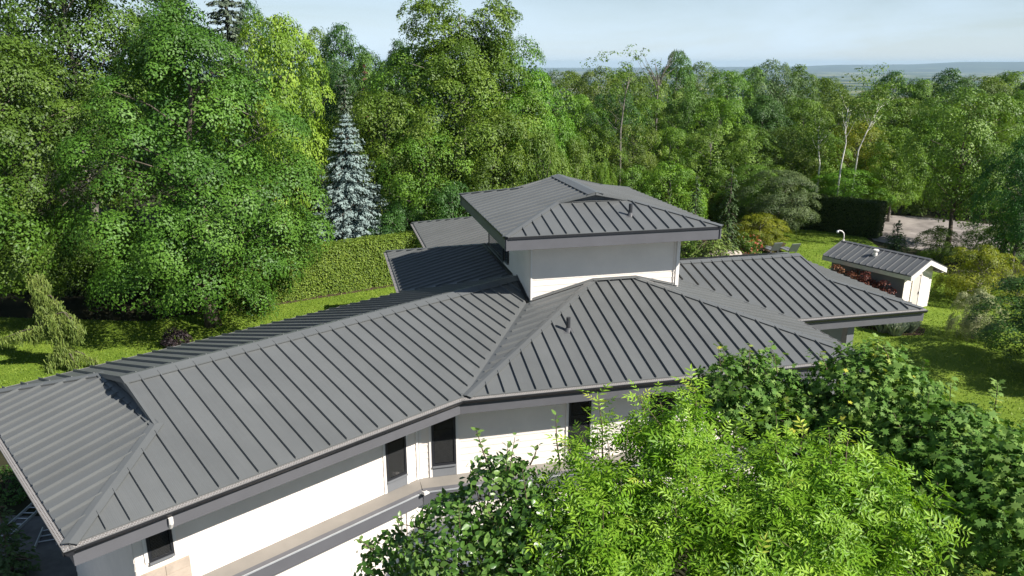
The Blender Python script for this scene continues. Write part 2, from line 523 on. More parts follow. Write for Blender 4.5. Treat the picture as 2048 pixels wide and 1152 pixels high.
far = ramp(GROUND.node_tree, nb.outputs['Fac'], [(0.44, (0.012, 0.028, 0.012)), (0.50, (0.030, 0.060, 0.018)), (0.53, (0.12, 0.15, 0.05)), (0.62, (0.30, 0.27, 0.15))])
ln = n_.new('ShaderNodeVectorMath'); ln.operation = 'LENGTH'; l_.new(pos, ln.inputs[0])
mr = n_.new('ShaderNodeMapRange'); mr.inputs['From Min'].default_value = 140; mr.inputs['From Max'].default_value = 500
l_.new(ln.outputs['Value'], mr.inputs['Value'])
mx = n_.new('ShaderNodeMixRGB'); l_.new(mr.outputs['Result'], mx.inputs['Fac'])
l_.new(near.outputs['Color'], mx.inputs['Color1']); l_.new(far.outputs['Color'], mx.inputs['Color2'])
l_.new(mx.outputs['Color'], p_.inputs['Base Color']); p_.inputs['Roughness'].default_value = 0.95; p_.inputs['Specular IOR Level'].default_value = 0.1
link('ground', ground_mesh(), GROUND, kind='structure', label='dark wooded ground falling away to the far plain', smooth=True)

def hills_mesh():
    vs = []; fs = []
    rng = np.random.default_rng(9)
    n = 160
    az = np.linspace(-70, 70, n)
    def crest(a):
        base = 20 + 30 * math.sin(a * 0.21 + 1.0) + 12 * math.sin(a * 0.63) + 6 * math.sin(a * 1.7 + 2)
        k = 1 / (1 + math.exp(-(a - 20) / 5.0))
        return -140 + (160 + base * 0.8) * k + 20 * math.sin(a * 0.9) * k + 36 * max(0, min(1, (a - 22) / 14))
    for a in az:
        for rr, kk in ((22000, 0.0), (24500, 0.42), (26500, 0.80), (28500, 1.0), (32000, 0.7), (39000, 0.0)):
            x, y = rr * math.sin(R(a)), rr * math.cos(R(a))
            z = -186 + (crest(a) + 186) * kk + rng.uniform(-4, 4) * (kk > 0)
            vs.append((x, y, z))
    for i in range(n - 1):
        for j in range(5):
            a = i * 6 + j; fs.append((a, a + 6, a + 7, a + 1))
    me = bpy.data.meshes.new('hills'); me.from_pydata(vs, [], fs); me.update()
    return me
HILL, n_, l_, p_ = mat('far_hills')
pos = geo_pos(HILL.node_tree)
nb = noise(HILL.node_tree, 0.0009, 5, 0.6, pos)
hr = ramp(HILL.node_tree, nb.outputs['Fac'], [(0.4, (0.018, 0.034, 0.016)), (0.58, (0.03, 0.055, 0.022)), (0.68, (0.14, 0.15, 0.07))])
l_.new(hr.outputs['Color'], p_.inputs['Base Color']); p_.inputs['Roughness'].default_value = 0.95; p_.inputs['Specular IOR Level'].default_value = 0.05
link('hills', hills_mesh(), HILL, kind='structure', label='long low wooded hills along the horizon', smooth=True)

def sheet(name, pts, z, m, **kw):
    mb = MB().prism([(p[0], p[1], z) for p in pts], (0, 0, -0.06))
    return mb.build(name, m, None, **kw)
LAWN, n_, l_, p_ = mat('lawn_grass')
pos = geo_pos(LAWN.node_tree)
n1 = noise(LAWN.node_tree, 0.55, 5, 0.6, pos); n2 = noise(LAWN.node_tree, 14, 4, 0.7, pos)
mxn = n_.new('ShaderNodeMath'); mxn.operation = 'MULTIPLY_ADD'; mxn.inputs[1].default_value = 0.5
l_.new(n2.outputs['Fac'], mxn.inputs[0])
hf = n_.new('ShaderNodeMath'); hf.operation = 'MULTIPLY'; hf.inputs[1].default_value = 0.5
l_.new(n1.outputs['Fac'], hf.inputs[0]); l_.new(hf.outputs[0], mxn.inputs[2])
lr = ramp(LAWN.node_tree, mxn.outputs[0], [(0.34, (0.092, 0.158, 0.015)), (0.5, (0.158, 0.240, 0.026)), (0.64, (0.240, 0.310, 0.044))])
l_.new(lr.outputs['Color'], p_.inputs['Base Color']); p_.inputs['Roughness'].default_value = 0.9; p_.inputs['Specular IOR Level'].default_value = 0.15
bp = n_.new('ShaderNodeBump'); bp.inputs['Strength'].default_value = 0.9; bp.inputs['Distance'].default_value = 0.05
n3 = noise(LAWN.node_tree, 26, 4, 0.75, pos); l_.new(n3.outputs['Fac'], bp.inputs['Height']); l_.new(bp.outputs['Normal'], p_.inputs['Normal'])
LAWN_L = [(-34, 28.3), (-16, 27.8), (-9, 29.5), (-4, 34), (1, 44), (-1.5, 50), (-14.6, 42), (-20, 39.2), (-30, 40)]
LAWN_R = [(6, 24), (14, 15), (26, 22), (31, 34), (30.5, 45), (27.5, 52), (29, 63), (17, 63), (13.5, 54), (16, 42), (12, 38)]
sheet('lawn', LAWN_L, 0.012, LAWN, kind='structure', label='mown lawn between the house and the big maples')
sheet('lawn', LAWN_R, 0.012, LAWN, kind='structure', label='mown lawn right of the house around the white shed')
GRAVEL = plain('pale_gravel', (0.27, 0.24, 0.22), 0.95, 0.45, 0.5, 0.1, bump=0.9, bscale=14)
MULCH = plain('mulch', (0.075, 0.05, 0.036), 0.95, 0.4, 6, 0.1, bump=0.9, bscale=20)
PAVES = plain('stone_slab', (0.22, 0.21, 0.20), 0.8, 0.2, 1.2, 0.25, bump=0.4, bscale=16)
PAVE = plain('dark_paving', (0.13, 0.125, 0.12), 0.85, 0.3, 1.5, 0.2, bump=0.5, bscale=14)
sheet('driveway', [(28.8, 59), (32, 54), (40, 54), (45, 57), (45, 63), (37, 69), (31.5, 70)], 0.008, GRAVEL, kind='structure', label='pale gravel driveway behind the shed')
pav = sheet('paving', [(-22, 10), (-8.5, 10), (-9, 17), (-13, 20.5), (-22, 21)], 0.016, PAVE, kind='structure', label='dark paving beside the left end of the house')
_sm = MB().obox((0, 0, 0), (.88, 0, 0), (0, .58, 0), (0, 0, .035)).mesh('slab'); _sm.materials.append(PAVES)
for _j in range(9):
    for _i in range(5):
        _s = link('slab', _sm, None, pav)
        _p = np.array([-9.9, 12.6, 0]) - A * .0 + AN * (.6 * _j) * 1.0 + A * (-.9 * _i + (.45 if _j % 2 else 0)) * .98
        _s.location = Vector((_p[0], _p[1], .014 + .004 * ((_i * 7 + _j * 3) % 3))); _s.rotation_euler = (0, 0, math.atan2(A[1], A[0]))
sheet('planting_bed', [(16.5, 40.2), (20.0, 36.9), (21.3, 37.0), (21.9, 37.9), (21.6, 39.4), (20, 43.4), (18.5, 44.8)], 0.02, MULCH, kind='structure', label='brown mulched bed along the side of the shed')
sheet('planting_bed', [(12, 50), (19.5, 54), (21.5, 58), (18, 62), (10, 62)], 0.02, MULCH, kind='structure', label='mulched bed with rocks and flowers behind the house')
sheet('hedge_bed', [(-15.5, 41.0), (-7.2, 46.15), (2, 51.9), (1.5, 52.8), (-8, 47.2), (-16, 42)], 0.02, MULCH, kind='structure', label='strip of bare mulch along the foot of the hedge')

# ================================================================== house
house = empty('house', W(6, 22, 0), 0, 'large house with grey standing seam hip roofs and a white clapboard tower', 'house')
bpy.context.view_layer.update()
HM = house.matrix_world.inverted()
class HouseParent: pass
# parts are modelled in world coordinates; give them the inverse offset so the Empty can sit at the base
def adopt(o):
    o.matrix_parent_inverse = HM
    return o
ZE, PT = 5.6, 14.56
TP = math.tan(R(PT))
S_AF = Slope(C0, A, AN, ZE, PT)
S_AB = Slope(WA(0, 8.4), A, -AN, ZE, PT)
S_AH = Slope(WA(-8.677, 0), AN, A, ZE, PT)
S_BF = Slope(W(2.904, 16.986), U, V, ZE, PT)
S_BL = Slope(W(2.904, 16.986), V, U, ZE, PT)
S_BR = Slope(W(14.26, 16.986), V, -U, ZE, PT)
S_CF = Slope(W(0, 20.402), U, V, ZE, PT)
S_CB = Slope(W(0, 28.402), U, -V, ZE, PT)
S_CR = Slope(W(19.05, 20.402), V, -U, ZE, PT)
TPT, TZ = 13.6, 8.68
S_TL = Slope(W(4.77, 0), V, U, TZ, TPT)
S_TR = Slope(W(11.65, 0), V, -U, TZ, TPT)
S_TF = Slope(W(0, 20.87), U, V, TZ, TPT)
S_TB = Slope(W(0, 28.65), U, -V, TZ, TPT)
S_D1 = Slope(W(2.14, 0), V, U, ZE, PT)
S_D1B = Slope(W(0, 32.75), U, -V, ZE, PT)
S_D2 = Slope(W(3.94, 0), V, U, ZE, PT)
S_D2B = Slope(W(0, 38.7), U, -V, ZE, PT)
S_D2R = Slope(W(12.94, 0), V, -U, ZE, PT)

AK, ART = 2.29, 4.2                    # gablet foot and ridge of the front wing
AS0 = -8.677
roof_slope(house, S_AF, [(AS0, 0), (0.187, 0), (4.957, 2.754), (5.97, 4.2), (AS0 + AK, ART), (AS0 + AK, AK)], 0.05)
roof_slope(house, S_AB, [(AS0, 0), (AS0 + AK, AK), (AS0 + AK, ART), (5.97, ART), (6.28, 8.4 - 4.734), (4.155, 0)], 0.05)
roof_slope(house, S_AH, [(0, 0), (8.4, 0), (8.4 - AK, AK), (8.4 - AK, AK + .1), (AK, AK + .1), (AK, AK)], 0.12)
roof_slope(house, S_BF, [(0, 0), (11.356, 0), (6.406, 4.949), (4.949, 4.949)], 0.16)
roof_slope(house, S_BL, [(0.0, 0), (4.949, 4.949), (4.949, 2.902), (0.094, 0)], 0.2)
roof_slope(house, S_BR, [(0, 0), (4.949, 4.949), (4.949, 3.515), (6.931, 3.515), (3.416, 0)], 0.1)
CK = 2.18
roof_slope(house, S_CF, [(14.26, 0), (19.05, 0), (19.05 - CK, CK), (19.05 - CK, 4.0), (10.745, 4.0), (10.745, 3.515)], 0.22)
roof_slope(house, S_CB, [(12.94, 0), (19.05, 0), (19.05 - CK, CK), (19.05 - CK, 4.0), (10.745, 4.0), (10.745, 2.2)], 0.22)
roof_slope(house, S_CR, [(0, 0), (8, 0), (8 - CK, CK), (CK, CK)], 0.1)
TK, TKB = 2.2, 1.93
RZT = 3.44
roof_slope(house, S_TL, [(20.87, 0), (28.65, 0), (28.65 - TKB, TKB), (27.1, RZT), (22.9, RZT), (20.87 + TK, TK)][::1], 0.12, rib_h=0.045)
roof_slope(house, S_TR, [(20.87, 0), (28.65, 0), (28.65 - TKB, TKB), (27.1, RZT), (22.9, RZT), (20.87 + TK, TK)], 0.12, rib_h=0.045)
roof_slope(house, S_TF, [(4.77, 0), (11.65, 0), (11.65 - TK, TK), (4.77 + TK, TK)], 0.14, rib_h=0.062)
roof_slope(house, S_TB, [(4.77, 0), (11.65, 0), (11.65 - TKB, TKB), (4.77 + TKB, TKB)], 0.14)
roof_slope(house, S_D1, [(26.34, 0), (32.75, 0), (29.085, 3.666), (24.22, 3.666)], 0.1)
roof_slope(house, S_D1B, [(2.14, 0), (3.94, 0), (8.44, 4.5), (6.64, 4.5)], 0.1)
roof_slope(house, S_D2, [(32.75, 0), (38.7, 0), (34.2, 4.5), (28.25, 4.5)], 0.1)
roof_slope(house, S_D2B, [(3.94, 0), (12.94, 0), (8.44, 4.5)], 0.1)
roof_slope(house, S_D2R, [(28.4, 0), (38.7, 0), (34.2, 4.5), (28.25, 4.5)], 0.1)

def on(sl, s, t): return sl.P((s, t))
# ridges, hips, valleys
cap_strip(house, 'ridge_cap', on(S_AF, AS0 + AK - .03, ART), on(S_AF, 5.95, ART), S_AF, S_AB, 0.27, 0.06)
cap_strip(house, 'hip_cap', on(S_AF, AS0, 0), on(S_AF, AS0 + AK + .06, AK + .06), S_AF, S_AH, 0.13, 0.055)
cap_strip(house, 'hip_cap', on(S_AB, AS0, 0), on(S_AB, AS0 + AK, AK), S_AB, S_AH, 0.13, 0.055)
cap_strip(house, 'hip_cap', on(S_BF, 0, 0), on(S_BF, 4.949, 4.949), S_BF, S_BL, 0.12, 0.055)
cap_strip(house, 'hip_cap', on(S_BF, 11.356, 0), on(S_BF, 6.406, 4.949), S_BF, S_BR, 0.12, 0.055)
cap_strip(house, 'ridge_cap', on(S_CF, 10.76, 4.0), on(S_CF, 19.05 - CK, 4.0), S_CF, S_CB, 0.2, 0.055)
cap_strip(house, 'hip_cap', on(S_CF, 19.05, 0), on(S_CF, 19.05 - CK, CK), S_CF, S_CR, 0.1, 0.055)
cap_strip(house, 'hip_cap', on(S_CB, 19.05, 0), on(S_CB, 19.05 - CK, CK), S_CB, S_CR, 0.1, 0.055)
cap_strip(house, 'ridge_cap', on(S_TL, 22.88, RZT), on(S_TL, 27.12, RZT), S_TL, S_TR, 0.26, 0.055)
cap_strip(house, 'hip_cap', on(S_TL, 20.87, 0), on(S_TL, 20.87 + TK, TK), S_TL, S_TF, 0.1, 0.05)
cap_strip(house, 'hip_cap', on(S_TR, 20.87, 0), on(S_TR, 20.87 + TK, TK), S_TR, S_TF, 0.1, 0.05)
cap_strip(house, 'hip_cap', on(S_TL, 28.65, 0), on(S_TL, 28.65 - TKB, TKB), S_TL, S_TB, 0.1, 0.05)
cap_strip(house, 'hip_cap', on(S_TR, 28.65, 0), on(S_TR, 28.65 - TKB, TKB), S_TR, S_TB, 0.1, 0.05)
cap_strip(house, 'hip_cap', on(S_D1, 32.75, 0), on(S_D1, 29.085, 3.666), S_D1, S_D1B, 0.12, 0.055)
cap_strip(house, 'hip_cap', on(S_D2, 38.7, 0), on(S_D2, 34.2, 4.5), S_D2, S_D2B, 0.12, 0.055)
cap_strip(house, 'ridge_cap', on(S_D2, 28.25, 4.5), on(S_D2, 34.2, 4.5), S_D2, S_D2R, 0.2, 0.055)
cap_strip(house, 'valley_flashing', on(S_AF, 0.187, 0.02), on(S_AF, 4.957, 2.754), S_AF, S_BL, 0.20, 0.019, thick=0.004)
cap_strip(house, 'valley_flashing', on(S_CF, 14.26, 0.02), on(S_CF, 10.745, 3.515), S_CF, S_BR, 0.05, 0.019, thick=0.004)
cap_strip(house, 'valley_flashing', on(S_AB, 4.155, 0.02), on(S_AB, 6.27, 8.4 - 4.734), S_AB, S_D1, 0.14, 0.019, thick=0.004)

def gablet(slL, slR, ptsL, ptsR, apex, inward, base_h, m=GABLET):
    """vertical triangular panel with rake trims under a ridge end"""
    mb = MB().prism([ptsL, ptsR, apex], inward * 0.03)
    g = mb.build('gablet', m, house)
    return g
# front wing gablet (left end)
g0 = on(S_AF, AS0 + AK, AK); g1 = on(S_AB, AS0 + AK, AK); ga = on(S_AF, AS0 + AK, ART)
gablet(S_AF, S_AB, g0 + A * .10 - ZV * .02, g1 + A * .10 - ZV * .02, ga + A * .10 - ZV * .02, A, 0)
for sl, st in ((S_AF, 1), (S_AB, 1)):
    mb = MB().prism([on(sl, AS0 + AK, AK) + sl.N * .012, on(sl, AS0 + AK, ART) + sl.N * .012, on(sl, AS0 + AK, ART) - ZV * .10, on(sl, AS0 + AK, AK + .25) - ZV * .06], -A * 0.012)
    mb.build('rake_trim', ROOF, house)
    mb = MB().prism([sl.P((AS0 + AK - .012, AK), .016), sl.P((AS0 + AK - .012, ART), .016), sl.P((AS0 + AK + .05, ART), .016), sl.P((AS0 + AK + .05, AK), .016)], sl.N * .035)
    mb.build('rake_edge', ROOF, house)
# light apron strip at the gablet foot
MB().prism([S_AH.P((AK, AK - .06), .05), S_AH.P((8.4 - AK, AK - .06), .05), S_AH.P((8.4 - AK, AK + .10), .05), S_AH.P((AK, AK + .10), .05)], S_AH.N * -.012).build('apron_flashing', ROOF, house)
# C gablet
c_a = on(S_CF, 19.05 - CK, CK); c_b = on(S_CB, 19.05 - CK, CK); c_t = on(S_CF, 19.05 - CK, 4.0)
gablet(S_CF, S_CB, c_a - U * .1 - ZV * .02, c_b - U * .1 - ZV * .02, c_t - U * .1 - ZV * .02, -U, 0)
MB().prism([S_CF.P((19.05 - CK - .05, CK), .016), S_CF.P((19.05 - CK + .012, CK), .016), S_CF.P((19.05 - CK + .012, 4.0), .016), S_CF.P((19.05 - CK - .05, 4.0), .016)], S_CF.N * .03).build('rake_edge', ROOF, house)
# tower gablets
for sl_f, vv, inw in ((S_TF, 20.87 + TK, V), (S_TB, 28.65 - TKB, -V)):
    k = TK if inw is V else TKB
    a = W(4.77 + k, vv, TZ + S_TF.tp * k); b = W(11.65 - k, vv, TZ + S_TF.tp * k); c = W(8.21, vv, TZ + S_TF.tp * RZT - .03)
    gablet(None, None, a + inw * .03, b + inw * .03, c + inw * .03, inw, 0, GABLET)
    ap = W(8.21, 22.9 if inw is V else 27.1, TZ + S_TL.tp * RZT)
    for q, sl in ((a, S_TL), (b, S_TR)):
        MB().prism([q + sl.N * .045, ap + sl.N * .045, ap + sl.N * .045 - ZV * .09, q - ZV * .02], -inw * .02).build('rake_trim', ROOF, house)
    MB().prism([a - inw * .05 + ZV * .03, b - inw * .05 + ZV * .03, b + inw * .04 + ZV * .05, a + inw * .04 + ZV * .05], ZV * .01).build('apron_flashing', ROOF, house)

# ---- gutters, fascias
def eave_line(sl, s0, s1, fascia_h=0.45, gutter=True, fm=None, ext0=0.0, ext1=0.0, z_drop=0.0, guard=True):
    n, a = sl.n, sl.a
    zt = sl.z - 0.055
    o = sl.o
    f0, f1 = o + a * (s0 + ext0), o + a * (s1 - ext1)
    MB().obox(f0 + n * .03 + ZV * (sl.z - fascia_h), f1 - f0, n * .03, ZV * (fascia_h - .06)).build('fascia', fm or TRIM, house)
    if gutter:
        g0, g1 = o + a * s0, o + a * s1
        L = g1 - g0
        mb = MB()
        for q0_, q1_ in (((-.125, -.02), (-.125, -.065)), ((-.125, -.065), (-.07, -.135)), ((-.07, -.135), (.03, -.14))):
            p0_ = g0 + n * q0_[0] + ZV * (sl.z + q0_[1]); p1_ = g0 + n * q1_[0] + ZV * (sl.z + q1_[1])
            nn_ = np.cross(p1_ - p0_, a); nn_ /= np.linalg.norm(nn_)
            if nn_ @ (n + ZV) < 0: nn_ = -nn_
            mb.prism([p0_, p1_, p1_ + L, p0_ + L], nn_ * .006)
        for ge, sg in ((g0, 1), (g1, -1)):
            mb.prism([ge + n * x_ + ZV * (sl.z + z_) for x_, z_ in ((-.125, -.025), (-.125, -.065), (-.07, -.135), (.028, -.14), (.028, -.025))], a * (.008 * sg))
        g = mb.build('gutter', TRIMB, house)
        Ln = np.linalg.norm(L)
        MB().obox(g0 - n * .128 + ZV * (sl.z - .025), L, n * .014, ZV * .008).build('gutter_lip', LIP, g)
        gm = MB()
        q = [g0 - n * .112 + ZV * (sl.z - .033), g1 - n * .112 + ZV * (sl.z - .033), g1 - n * .004 + ZV * (sl.z - .017), g0 - n * .004 + ZV * (sl.z - .017)]
        uv = [(0, 0), (Ln, 0), (Ln, .11), (0, .11)]
        gm.add(q + [p - ZV * .006 for p in q], [(0, 1, 2, 3), (7, 6, 5, 4), (0, 4, 5, 1)] if np.cross(q[1] - q[0], q[3] - q[0])[2] > 0 else [(3, 2, 1, 0), (4, 5, 6, 7), (1, 5, 4, 0)], uv + uv)
        gm.build('gutter_guard', GUARD, g)
        dm = MB().obox(g0 - n * .006 + ZV * (sl.z - .02), L, n * .05, ZV * .012); dm.build('drip_edge', LIP, g)
eave_line(S_AF, AS0 - .125, 0.03, ext0=.155)
eave_line(S_BF, -.16, 11.356 + .1)
eave_line(S_AH, -.125, 8.52, ext0=.19)
eave_line(S_AB, AS0, 4.10, gutter=True)
eave_line(S_D1, 26.42, 32.75)
eave_line(S_D2, 32.80, 38.7)
eave_line(S_CF, 14.30, 19.17)
eave_line(S_CR, 0, 8, ext0=0.1)
eave_line(S_BR, 0, 3.38)
eave_line(S_D2B, 3.94, 12.94, gutter=False)
eave_line(S_D2R, 28.4, 38.7, gutter=False)
eave_line(S_CB, 12.94, 19.05, gutter=False)
eave_line(S_TF, 4.77, 11.65, 0.40, False)
eave_line(S_TL, 20.87, 28.65, 0.40, False)
eave_line(S_TR, 20.87, 28.65, 0.40, False)
eave_line(S_TB, 4.77, 11.65, 0.40, False)
for sl, s0, s1 in ((S_TF, 4.77, 11.65), (S_TL, 20.87, 28.65)):
    p0 = sl.P((s0, 0), 0); p1 = sl.P((s1, 0), 0)
    MB().obox(p0 - sl.n * .012 - ZV * .06, p1 - p0, sl.n * .05, ZV * .062).build('drip_edge', TRIMB, house)

# ---- soffits
zs = ZE - .44
def soffit(poly, z=zs):
    MB().prism([np.array([p[0], p[1], z]) for p in poly], (0, 0, .02)).build('soffit', SOFFIT, house)
OA, OB = 1.45, 1.10
wc = W(1.757, 18.086)                  # inner wall corner of the two front wings
soffit([WA(AS0 + .06, .06), WA(-.02, .06), wc, WA(AS0 + .06, OA)])
soffit([WA(-.02, .065), W(14.2, 17.05), W(14.2, 18.086), wc])
soffit([W(4.83, 20.94), W(11.59, 20.94), W(11.59, 28.58), W(4.83, 28.58)], TZ - .38)
soffit([WA(AS0 + .06, OA), WA(AS0 + 1.0, OA), WA(AS0 + 1.0, 8.3), WA(AS0 + .06, 8.3)])
soffit([W(14.0, 20.47), W(18.95, 20.47), W(18.95, 28.3), W(14.0, 28.3)])

# ---- walls
z_l = 2.88                              # ledge level
AW0 = AS0 + 1.29
aL = WA(AW0, OA)
planks(house, 'wall', aL, wc, z_l, zs, -AN, 0.19)
planks(house, 'wall', wc, W(13.2, 18.086), z_l, zs, -V, 0.19)
planks(house, 'wall', W(13.2, 18.09), W(13.2, 22.0), 0, zs, U, 0.19)
planks(house, 'wall', WA(AW0, OA), WA(AW0, 7.4), 0, zs, -A, 0.19)
planks(house, 'wall', WA(AW0, 7.4), WA(5.6, 7.4), 0, zs, AN, 0.19)
planks(house, 'wall', W(3.1, 25), W(3.1, 31.8), 0, zs, -U, 0.19)
planks(house, 'wall', W(4.9, 31.8), W(4.9, 37.7), 0, zs, -U, 0.19)
planks(house, 'wall', W(4.9, 37.7), W(12, 37.7), 0, zs, V, 0.19)
planks(house, 'wall', W(12, 27.4), W(12, 37.7), 0, zs, U, 0.19)
planks(house, 'wall', W(13.2, 22.0), W(17.6, 22.0), 0, zs, -V, 0.19, GREYP)
planks(house, 'wall', W(17.6, 22.0), W(17.6, 27.4), 0, zs, U, 0.19)
planks(house, 'wall', W(12, 27.4), W(17.6, 27.4), 0, zs, V, 0.19)
# ground floor walls below the ledge
TB0 = 1.10
lcB = W(1.757 + .29, 17.63)
planks(house, 'wall', WA(AW0 - .1, TB0), WA(-.42, TB0), 0, z_l - .3, -AN, 0.19)
planks(house, 'wall', W(1.78, 17.72), W(13.3, 17.72), 0, z_l - .3, -V, 0.19)
# tower
planks(house, 'wall', W(5.806, 21.935), W(10.745, 21.935), 5.9, TZ - .38, -V, 0.19, WHITE)
planks(house, 'wall', W(5.806, 21.94), W(5.806, 27.6), 5.9, TZ - .38, -U, 0.19)
planks(house, 'wall', W(10.745, 21.94), W(10.745, 27.6), 5.9, TZ - .38, U, 0.19)
planks(house, 'wall', W(5.806, 27.6), W(10.745, 27.6), 5.9, TZ - .38, V, 0.19)
def vtrim(p, z0, z1, d1, d2, w=.07, m=TRIMW, name='corner_board'):
    MB().obox(np.asarray(p) + ZV * z0, d1 * w, d2 * .03, ZV * (z1 - z0)).build(name, m, house)
vtrim(W(5.806, 21.905), 5.95, TZ - .381, U, -V, .05)
vtrim(W(10.68, 21.912), 5.95, TZ - .381, U, -V, .09)
vtrim(W(10.60, 21.912), 5.95, TZ - .381, U, -V, .012)
vtrim(W(10.77, 21.90), 5.95, TZ - .381, V, U, .09)
vtrim(wc - AN * .022 - A * .09, z_l, zs - .001, A, -AN, .07)
vtrim(wc - V * .022 + U * .02, z_l, zs - .001, U, -V, .07)
# wall-to-roof flashing round the tower
def flash(p, q, out, N, m=ROOF):
    MB().prism([p + out * .02, q + out * .02, q + out * .02 + ZV * .10, p + out * .02 + ZV * .10], out * .012).build('wall_flashing', m, house)
    MB().prism([p + out * .02 + N * .05, q + out * .02 + N * .05, q + out * .13 + N * .05, p + out * .13 + N * .05], N * .008).build('wall_flashing', m, house)
ptl = W(5.806, 21.935); zA = lambda p: ZE + TP * ((p - C0) @ AN)
q0 = W(5.80, 21.935, ZE + TP * 2.902); q1 = W(7.853, 21.935, ZE + TP * 4.949); q2 = W(9.31, 21.935, ZE + TP * 4.949); q3 = W(10.75, 21.935, ZE + TP * 3.515)
flash(q0, q1, -V, S_BL.N); flash(q1, q2, -V, S_BF.N); flash(q2, q3, -V, S_BR.N)
r0 = W(5.806, 24.22, ZE + TP * 3.666); r1 = W(5.806, 29.0, ZE + TP * 3.666); flash(r0, r1, -U, S_D1.N, TRIMB)
a0_ = W(5.806, 21.96, 0); a0_[2] = zA(a0_); a1_ = WA(5.97, 4.2, ZE + TP * 4.2); flash(a0_, a1_, -U, S_AF.N, TRIMB)

# ---- ledge over the ground floor
def ledge_run(p0, p1, q0, q1, out):
    """p: at the wall, q: at the front edge"""
    t = 0.05
    P0, P1 = np.array([*p0[:2], z_l]), np.array([*p1[:2], z_l])
    Q0, Q1 = np.array([*q0[:2], z_l - .05]), np.array([*q1[:2], z_l - .05])
    k0, k1 = P0 + (Q0 - P0) * .78, P1 + (Q1 - P1) * .78
    MB().prism([P0, P1, k1, k0], (0, 0, -t)).build('ledge', LEDGE, house)
    MB().prism([k0 + ZV * .012, k1 + ZV * .012, Q1 + ZV * .004, Q0 + ZV * .004], (0, 0, -.04)).build('ledge_edging', TRIM, house)
    d = (Q1 - Q0)
    MB().obox(Q0 + ZV * -.03, d, out * .022, ZV * .036).build('ledge_lip', ALU, house)
    MB().obox(Q0 - out * .03 - ZV * .36, d, out * .028, ZV * .33).build('fascia', TRIM, house)
    MB().prism([P0 - ZV * .30, P1 - ZV * .30, Q1 - out * .032 - ZV * .25, Q0 - out * .032 - ZV * .25], (0, 0, -.02)).build('soffit', SOFFIT, house)
lA0, lA1 = WA(AW0 + .95, OA), wc
qA0, qA1 = WA(AW0 + .95, .876), W(1.757 + .45, 17.42)
ledge_run(lA0, lA1, qA0, WA(-.62, .876), -AN)
ledge_run(wc, W(13.3, 18.086), W(1.79, 17.45), W(13.3, 17.45), -V)
# white gutter outlet at the ledge corner
MB().obox(WA(-.70, .80, z_l - .02), A * .16, -AN * .12, ZV * .035).obox(WA(-.70, .80, z_l + .015), A * .02, -AN * .12, ZV * .05).build('gutter_outlet', TRIMW, house)

# ---- windows
def window(p, d, out, w, z0, z1, sill_panel=None, blinds=True, frame_m=TRIMB, pane_m=None, fw=.055, side=True):
    """p: lower left plan point on the wall face, d: unit along, out: outward unit"""
    p = np.asarray(p, float); mb = MB(); o = p + out * .024 + ZV * z0
    hgt = z1 - z0
    mb.obox(o, d * fw, out * .05, ZV * hgt); mb.obox(o + d * (w - fw), d * fw, out * .05, ZV * hgt)
    mb.obox(o + d * fw, d * (w - 2 * fw), out * .05, ZV * fw); mb.obox(o + d * fw + ZV * (hgt - fw), d * (w - 2 * fw), out * .05, ZV * fw)
    win = mb.build('window', frame_m, house)
    MB().obox(o + d * fw + out * .028 + ZV * fw, d * (w - 2 * fw), out * .006, ZV * (hgt - 2 * fw)).build('pane', pane_m or GLASS, win)
    MB().obox(o + d * fw + out * .001 + ZV * fw, d * (w - 2 * fw), out * .004, ZV * (hgt - 2 * fw)).build('backing', ROOMDARK, win)
    if blinds:
        z = z0 + fw + .02
        sm = MB().obox(np.zeros(3), d * (w - 2 * fw - .03), out * .016, ZV * .012).mesh('slat'); sm.materials.append(BLIND)
        while z < z0 + .55 * (z1 - z0):
            s = link('slat', sm, None, win); s.location = Vector(o + d * (fw + .015) + out * .007 + ZV * (z - z0)); z += .032
    MB().obox(o - ZV * .05 + out * .0, d * w, out * .075, ZV * .045).build('sill', GREYP, win)
    if sill_panel:
        MB().obox(p + out * .022 + ZV * sill_panel, d * w, out * .02, ZV * (z0 - .05 - sill_panel)).build('apron_panel', GREYP, win)
    if side:
        for q in (-.075, w + .005):
            MB().obox(p + d * q + out * .022 + ZV * (sill_panel or z0), d * .07, out * .03, ZV * (z1 - (sill_panel or z0))).build('casing', TRIMW, win)
window(WA(-1.34, OA), A, -AN, .62, 3.22, 5.1, z_l + .004)
window(W(2.12, 18.086), U, -V, .64, 3.22, 5.1, z_l + .004)
window(W(5.90, 18.086), U, -V, .63, 3.22, 5.1, z_l + .004)
window(W(8.28, 18.086), U, -V, .76, 3.22, 5.1, z_l + .004)
window(WA(-7.13, OA), A, -AN, .50, 3.72, 4.95)
# tower side window and small square one
window(W(5.806, 28.0), -V, -U, 2.55, 6.78, 7.75, None, False, TRIMB, MIRROR, .06, False)
window(W(5.806, 25.2), -V, -U, .46, 6.88, 7.35, None, False, TRIMB, MIRROR, .03, False)
# ground-floor door trim and peach wall panel
MB().obox(WA(-1.18, TB0 - .03, 0), A * .07, -AN * .03, ZV * 2.5).build('door_casing', TRIMW, house)
MB().obox(WA(-1.02, TB0 - .03, 0), A * .05, -AN * .03, ZV * 2.5).build('door_casing', TRIMW, house)
